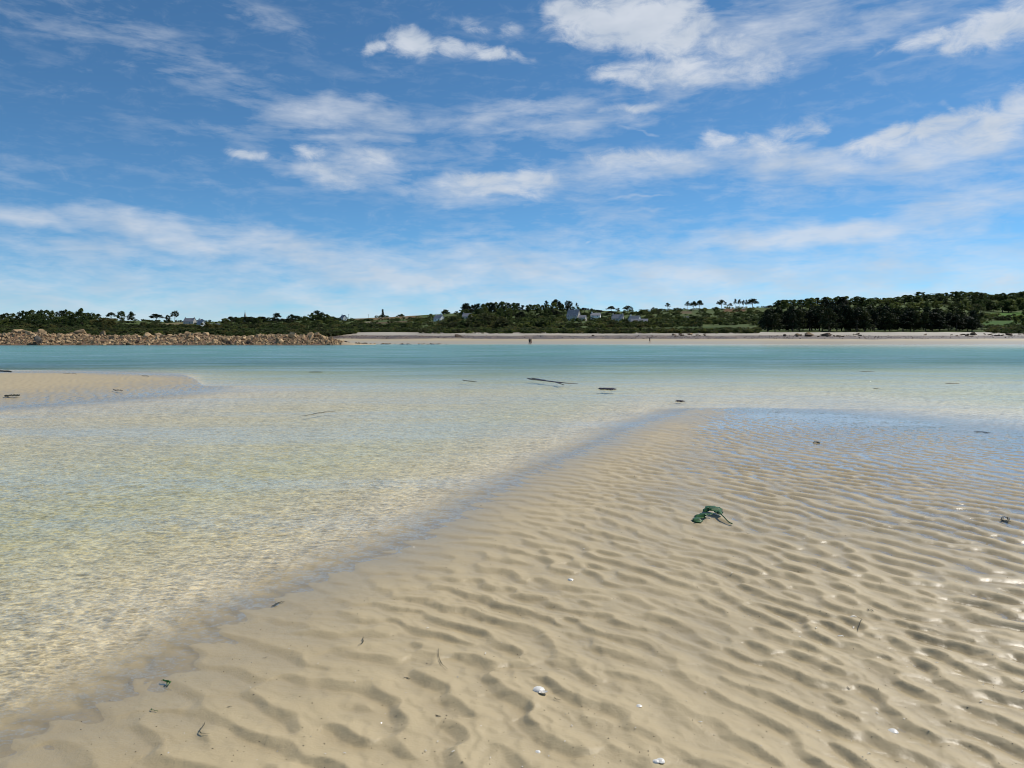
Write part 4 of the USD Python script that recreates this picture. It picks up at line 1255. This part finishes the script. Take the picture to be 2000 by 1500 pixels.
def strand(px0, px1, width, label, mat='wet_weed', name='seaweed_strand', amp=.1, lift=.004, n=14, group=None, afloat=False, blades=1, seed=0):
    """weed lying between two photo pixels; width in metres"""
    r = np.random.default_rng(seed + 5000 + int(px0[0]))
    a, b = pix_ground(*px0), pix_ground(*px1)
    ms = []
    for k in range(blades):
        ln = np.hypot(*(b - a))
        j = r.normal(size=4) * ln * (.12 if k else 0)
        xy = wiggle(a + j[:2], b + j[2:], n, amp * ln, r)
        z = np.full(n, .003) if afloat else np.maximum(ground_zs(xy[:, 0], xy[:, 1]), 0) + lift
        z = z + lift * np.abs(np.sin(np.arange(n) * 1.3 + k))
        w = width * (np.sin(np.linspace(.15, 2.95, n)) ** .7) * r.uniform(.6, 1.2, n)
        ms.append(ribbon(np.column_stack([xy, z]), w, width * .5))
    o = obj(name, trimesh.util.concatenate(ms), mat, None, smooth=True)
    tag(o, label, 'seaweed' if 'twig' not in name else 'twig', group)


strand((1030, 739), (1128, 750), .06, 'long dark purple weed frond drifting in the shallows beyond the sandbar tip', 'purple_weed', amp=.05, afloat=True, n=26, blades=3)
strand((1176, 760), (1196, 762), .10, 'compact purple clump of weed near the long drifting frond', 'purple_weed', 'seaweed_clump', .2, .02, 10, afloat=True, blades=5)
strand((1322, 784), (1336, 785), .08, 'small purple tuft of weed in still water past the sandbar tip', 'purple_weed', 'seaweed_clump', .2, .015, 8, afloat=True, blades=3)
strand((590, 813), (656, 803), .022, 'thin straight dark strand lying alone in the middle shallows', 'wet_weed', amp=.08, afloat=True, n=16)
strand((904, 742), (931, 746), .05, 'short dark strand beside a yellowish sand patch under water', 'wet_weed', amp=.08, afloat=True)
strand((603, 727), (630, 727), .06, 'dark strand floating out where the water turns teal', 'wet_weed', amp=.05, afloat=True)
strand((1846, 749), (1874, 749), .05, 'dark strand floating in the glittering shallows', 'wet_weed', amp=.08, afloat=True)
strand((1705, 759.5), (1716, 760), .04, 'tiny dark weed scrap nearest the glittering shallows strand', 'wet_weed', amp=.08, afloat=True, n=8)
strand((1678, 726), (1708, 726), .05, 'dark dash of weed at the edge of the teal channel', 'wet_weed', amp=.05, afloat=True)
strand((1902, 843), (1934, 846), .022, 'kinked dark strand lying in the calm film over the ripples', 'wet_weed', amp=.16, afloat=True)
strand((1588, 865), (1602, 866), .03, 'dark scrap of weed among the first emerging ripple crests', 'wet_weed', amp=.2, n=8)
strand((-10, 724.5), (22, 726.5), .16, 'dark weed line at the outer edge of the low sand island', 'wet_weed', amp=.05, afloat=True)
strand((122, 730), (150, 731.5), .06, 'broken dark weed on the water edge above the low sand island', 'wet_weed', amp=.08, afloat=True)
strand((276, 735), (291, 735.5), .09, 'little dark dash of weed off the tip side of the sand island', 'wet_weed', amp=.08, afloat=True)
strand((221, 764.5), (240, 766.5), .035, 'dark twig with a knobbed end lying on the sand island', 'timber', 'twig', .06, .03)
strand((15, 778), (31, 776), .06, 'dark weed tuft on the bare part of the sand island', 'wet_weed', 'seaweed_clump', .3, .03, 8, blades=3)
strand((1960, 1017), (1972, 1023), .012, 'dark ragged weed scrap on smooth sand at the rippled beach edge', 'wet_weed', 'seaweed_clump', .35, .012, 8, blades=3)
strand((530, 1186), (556, 1178), .008, 'dark curved weed sprig at the edge of the clear water', 'wet_weed', amp=.22)
strand((315, 1333), (326, 1341), .006, 'olive forked weed scrap in the shallow film beside the clear water', 'green_kelp', 'seaweed_clump', .3, .008, 8, blades=2)
strand((298, 1388), (308, 1394), .003, 'thin olive weed scrap nearer than the forked one', 'green_kelp', amp=.3, n=8)
strand((857, 1278), (874, 1318), .0018, 'long thin curved brown stem between ripples', 'wet_weed', 'seaweed_sprig', .10, n=16)
strand((699, 1272), (711, 1251), .003, 'short thin brown stem standing out on pale sand', 'wet_weed', 'seaweed_sprig', .12)
strand((400, 1416), (410, 1446), .0022, 'thin dark stem in the bottom corner film of water', 'wet_weed', 'seaweed_sprig', .2)
strand((1084, 1369), (1095, 1374), .0022, 'curved dark sliver of weed close to the open shell', 'wet_weed', 'seaweed_sprig', .3)
strand((1668, 1206), (1676, 1240), .0025, 'dark weed sprig among the white shell slivers', 'wet_weed', 'seaweed_sprig', .12)
strand((1692, 1198), (1706, 1203), .003, 'dark forked sprig just beyond the white shell slivers', 'wet_weed', 'seaweed_sprig', .3, blades=2)


def kelp():
    c = pix_ground(1392, 1016)
    gz0 = ground_z(*c)
    t = UsdGeom.Xform.Define(stage, '/World/kelp_plant')
    t.AddTranslateOp().Set(Gf.Vec3d(float(c[0]), float(c[1]), gz0))
    t = t.GetPrim()

    def rel(u, v):
        return pix_ground(u, v) - c
    for pts, w, zs in (([(1376, 1006), (1386, 1004), (1394, 1006), (1401, 1009), (1408, 1014)], [.02, .065, .075, .05, .012], [.02, .05, .05, .035, .02]),
                       ([(1361, 1019), (1367, 1014), (1375, 1013), (1383, 1014), (1391, 1012)], [.016, .05, .046, .026, .010], [.008, .02, .025, .03, .04]),
                       ([(1364, 1026), (1362, 1023), (1361, 1020), (1364, 1016)], [.026, .046, .042, .018], [.006, .012, .018, .02])):
        q = np.array([rel(*p) for p in pts])
        n = 14
        tt = np.linspace(0, 1, n)
        ss = np.linspace(0, 1, len(pts))
        xy = np.column_stack([np.interp(tt, ss, q[:, 0]), np.interp(tt, ss, q[:, 1])])
        gl = np.array([ground_z(*(c + a)) for a in xy]) - gz0
        z = gaussian_filter(np.interp(tt, ss, zs), 1) + gl + .004 * np.sin(tt * 25)
        obj('blade', ribbon(np.column_stack([xy, z]), np.interp(tt, ss, w) * (1 + .25 * np.sin(tt * 31)), .009, .15), 'green_kelp', t, smooth=True)
    q = np.array([rel(*p) for p in [(1402, 1011), (1410, 1017), (1420, 1023), (1430, 1029)]])
    tt = np.linspace(0, 1, 12)
    xy = np.column_stack([np.interp(tt, np.linspace(0, 1, 4), q[:, k]) for k in (0, 1)])
    gl = np.array([ground_z(*(c + a)) for a in xy]) - gz0
    obj('stem', ribbon(np.column_stack([xy, gl + .012 + .025 * (1 - tt)]), np.full(12, .006), .010), 'green_kelp', t, smooth=True)
    tag(t, 'dark green kelp with two glossy blades and a trailing stem on the rippled sand', 'kelp')


kelp()


def valve(rad, thick=.004, ribs=11):
    """one half of a ribbed bivalve: a shallow fan-shaped dome with thickness"""
    na, nr = 33, 8
    ang = np.linspace(-np.pi, np.pi, na)
    out = []
    for lay in (0.0, -thick):
        for i in range(nr):
            s_ = i / (nr - 1)
            rib = 1 + .03 * np.cos(ang * ribs) * s_
            rr = rad * s_ * rib * (1 + .10 * np.cos(ang))
            z = rad * .46 * (1 - s_ ** 2.2) + lay * (1 - .7 * s_)
            out.append(np.column_stack([rr * np.sin(ang) * 1.12, rr * np.cos(ang) - rad * .22 * (1 - s_ ** 2), np.broadcast_to(z, ang.shape)]))
    v = np.vstack(out)
    f = []
    for L_ in (0, 1):
        o = L_ * na * nr
        for i in range(nr - 1):
            for j in range(na - 1):
                a, b, c_, d = o + i * na + j, o + i * na + j + 1, o + (i + 1) * na + j + 1, o + (i + 1) * na + j
                f += [[a, b, c_], [a, c_, d]] if L_ else [[a, c_, b], [a, d, c_]]
    e = (nr - 1) * na
    for j in range(na - 1):
        a, b = e + j, e + j + 1
        f += [[a, b, b + na * nr], [a, b + na * nr, a + na * nr]]
    return trimesh.Trimesh(v, f, process=False)


def place_shell(u, v, rad, label, rot, open_=True, group=None):
    c = pix_ground(u, v, .01)
    t = UsdGeom.Xform.Define(stage, numbered('/World', 'seashell'))
    t.AddTranslateOp().Set(Gf.Vec3d(float(c[0]), float(c[1]), ground_z(*c) + rad * .12))
    t.AddRotateZOp().Set(rot)
    t = t.GetPrim()
    a = valve(rad)
    a.apply_transform(trimesh.transformations.rotation_matrix(math.radians(16 if open_ else 6), [1, 0, 0]))
    a.apply_translation([0, 0, rad * (.16 if open_ else 0)])
    obj('valve', a, 'shell_white', t, smooth=50)
    if open_:
        b = valve(rad * .74)
        b.apply_transform(trimesh.transformations.rotation_matrix(math.radians(168), [1, 0, 0]))
        b.apply_translation([rad * .3, -rad * 1.25, rad * .34])
        obj('valve', b, 'shell_white', t, smooth=50)
        h = trimesh.creation.capsule(rad * .45, rad * .08, count=[8, 8])
        h.apply_transform(trimesh.transformations.rotation_matrix(math.pi / 2, [0, 1, 0]))
        h.apply_translation([0, -rad * .9, rad * .12])
        obj('hinge', h, 'shell_inside', t, smooth=True)
    tag(t, label, 'seashell', group)


place_shell(1053, 1353, .024, 'open white bivalve shell, both halves still hinged, on rippled sand', 20)
place_shell(1114, 1135, .018, 'small white half shell on a pale crest beyond the open one', -50, False)
place_shell(1291, 1491, .016, 'chalky half shell at the very bottom edge of the sand', 100, False)
place_shell(1282, 1493, .012, 'tiny broken half shell next to the chalky one at the bottom edge', 10, False)
place_shell(1051, 1470, .010, 'tiny white half shell in a ripple hollow nearer than the open one', 70, False)
place_shell(1745, 1428, .018, 'grey-white half shell caught beside dark stalks in a trough', 130, False)
place_shell(1248, 1384, .012, 'tiny half shell in a hollow beyond the chalky bottom ones', 200, False)


def sliver(u, v, ln, label, rot, group=None):
    c = pix_ground(u, v, .005)
    r = np.random.default_rng(int(u))
    n = 9
    tt = np.linspace(-.5, .5, n)
    xy = np.column_stack([tt * ln, .12 * ln * np.cos(tt * 3)])
    m = ribbon(np.column_stack([xy, .004 + .10 * ln * np.cos(tt * 3)]), .16 * ln * np.sqrt(np.maximum(1 - (2.05 * tt) ** 2, .05)), .08 * ln, -.3)
    m.apply_transform(trimesh.transformations.rotation_matrix(math.radians(rot), [0, 0, 1]))
    m.apply_translation([c[0], c[1], ground_z(*c) + .001])
    o = obj('shell_fragment', m, 'shell_white', None, smooth=True)
    tag(o, label, 'shell fragment', group)


sliver(1667, 1211, .040, 'farthest of the three white shell slivers in a wet trough', 10)
sliver(1668, 1226, .030, 'middle white shell sliver of the three, turned upright to the others', 60)
sliver(1642, 1247, .034, 'nearest white shell sliver of the three in a wet trough', -5)
G_BIT = 'loose white shell bits on the rippled sand'
for k in range(34):
    u, v = rng.uniform(560, 2000), 1040 + 450 * rng.uniform(0, 1)
    if shore_dist(*[np.array([a]) for a in pix_ground(u, v)])[0] < .5:
        continue
    sliver(u, v, rng.uniform(.008, .018), 'small white shell bit lying loose on the rippled sand', rng.uniform(0, 180), G_BIT)
G_WEED = 'small dark weed scraps on the rippled sand'
for k in range(16):
    u, v = rng.uniform(330, 2000), 850 + 640 * rng.uniform(0, 1) ** .8
    c = pix_ground(u, v)
    if shore_dist(*[np.array([a]) for a in c])[0] < .25:
        continue
    px = rng.uniform(4, 14)
    an = rng.uniform(-.5, .5)
    strand((u, v), (u + px * math.cos(an), v + px * math.sin(an) * .6), rng.uniform(.0015, .0035), 'small dark scrap of weed lying on the rippled sand', 'wet_weed', 'weed_scrap', .3, .002, 6, G_WEED, seed=k)

# grit: worm casts and shell dust that nobody could count
gp = []
for k in range(750):
    u, v = rng.uniform(150, 2000), 880 + 640 * rng.uniform(0, 1) ** .7
    gp.append(pix_ground(u, v))
gp = np.array(gp)
gp = gp[shore_dist(gp[:, 0], gp[:, 1]) > -.1]
gzz = ground_zs(gp[:, 0], gp[:, 1])
pi = UsdGeom.PointInstancer.Define(stage, '/World/sand_grit')
pr = [usdkit.mesh(stage, f'/World/sand_grit/{n}', boulder_mesh(600 + k, .7, 8), L + m).GetPath() for k, (n, m) in enumerate([('dark_crumb', 'worm_grit'), ('pale_crumb', 'shell_white')])]
pi.CreatePrototypesRel().SetTargets(pr)
pi.CreateProtoIndicesAttr(Vt.IntArray.FromNumpy((rng.random(len(gp)) < .22).astype(np.int32)))
pi.CreatePositionsAttr(Vt.Vec3fArray.FromNumpy(np.column_stack([gp, gzz + .001]).astype(np.float32)))
pi.CreateScalesAttr(Vt.Vec3fArray.FromNumpy((rng.uniform(.0012, .0040, (len(gp), 1)) * rng.uniform(.6, 1.6, (len(gp), 3)) * np.maximum(1, gp[:, 1:] / 5)).astype(np.float32)))
pi.CreateOrientationsAttr(Vt.QuathArray([Gf.Quath(float(math.cos(a)), 0.0, 0.0, float(math.sin(a))) for a in rng.uniform(0, 3.14, len(gp))]))
tag(pi, 'dark and pale grit, worm casts and shell crumbs strewn over the sand', 'grit', kind='stuff')
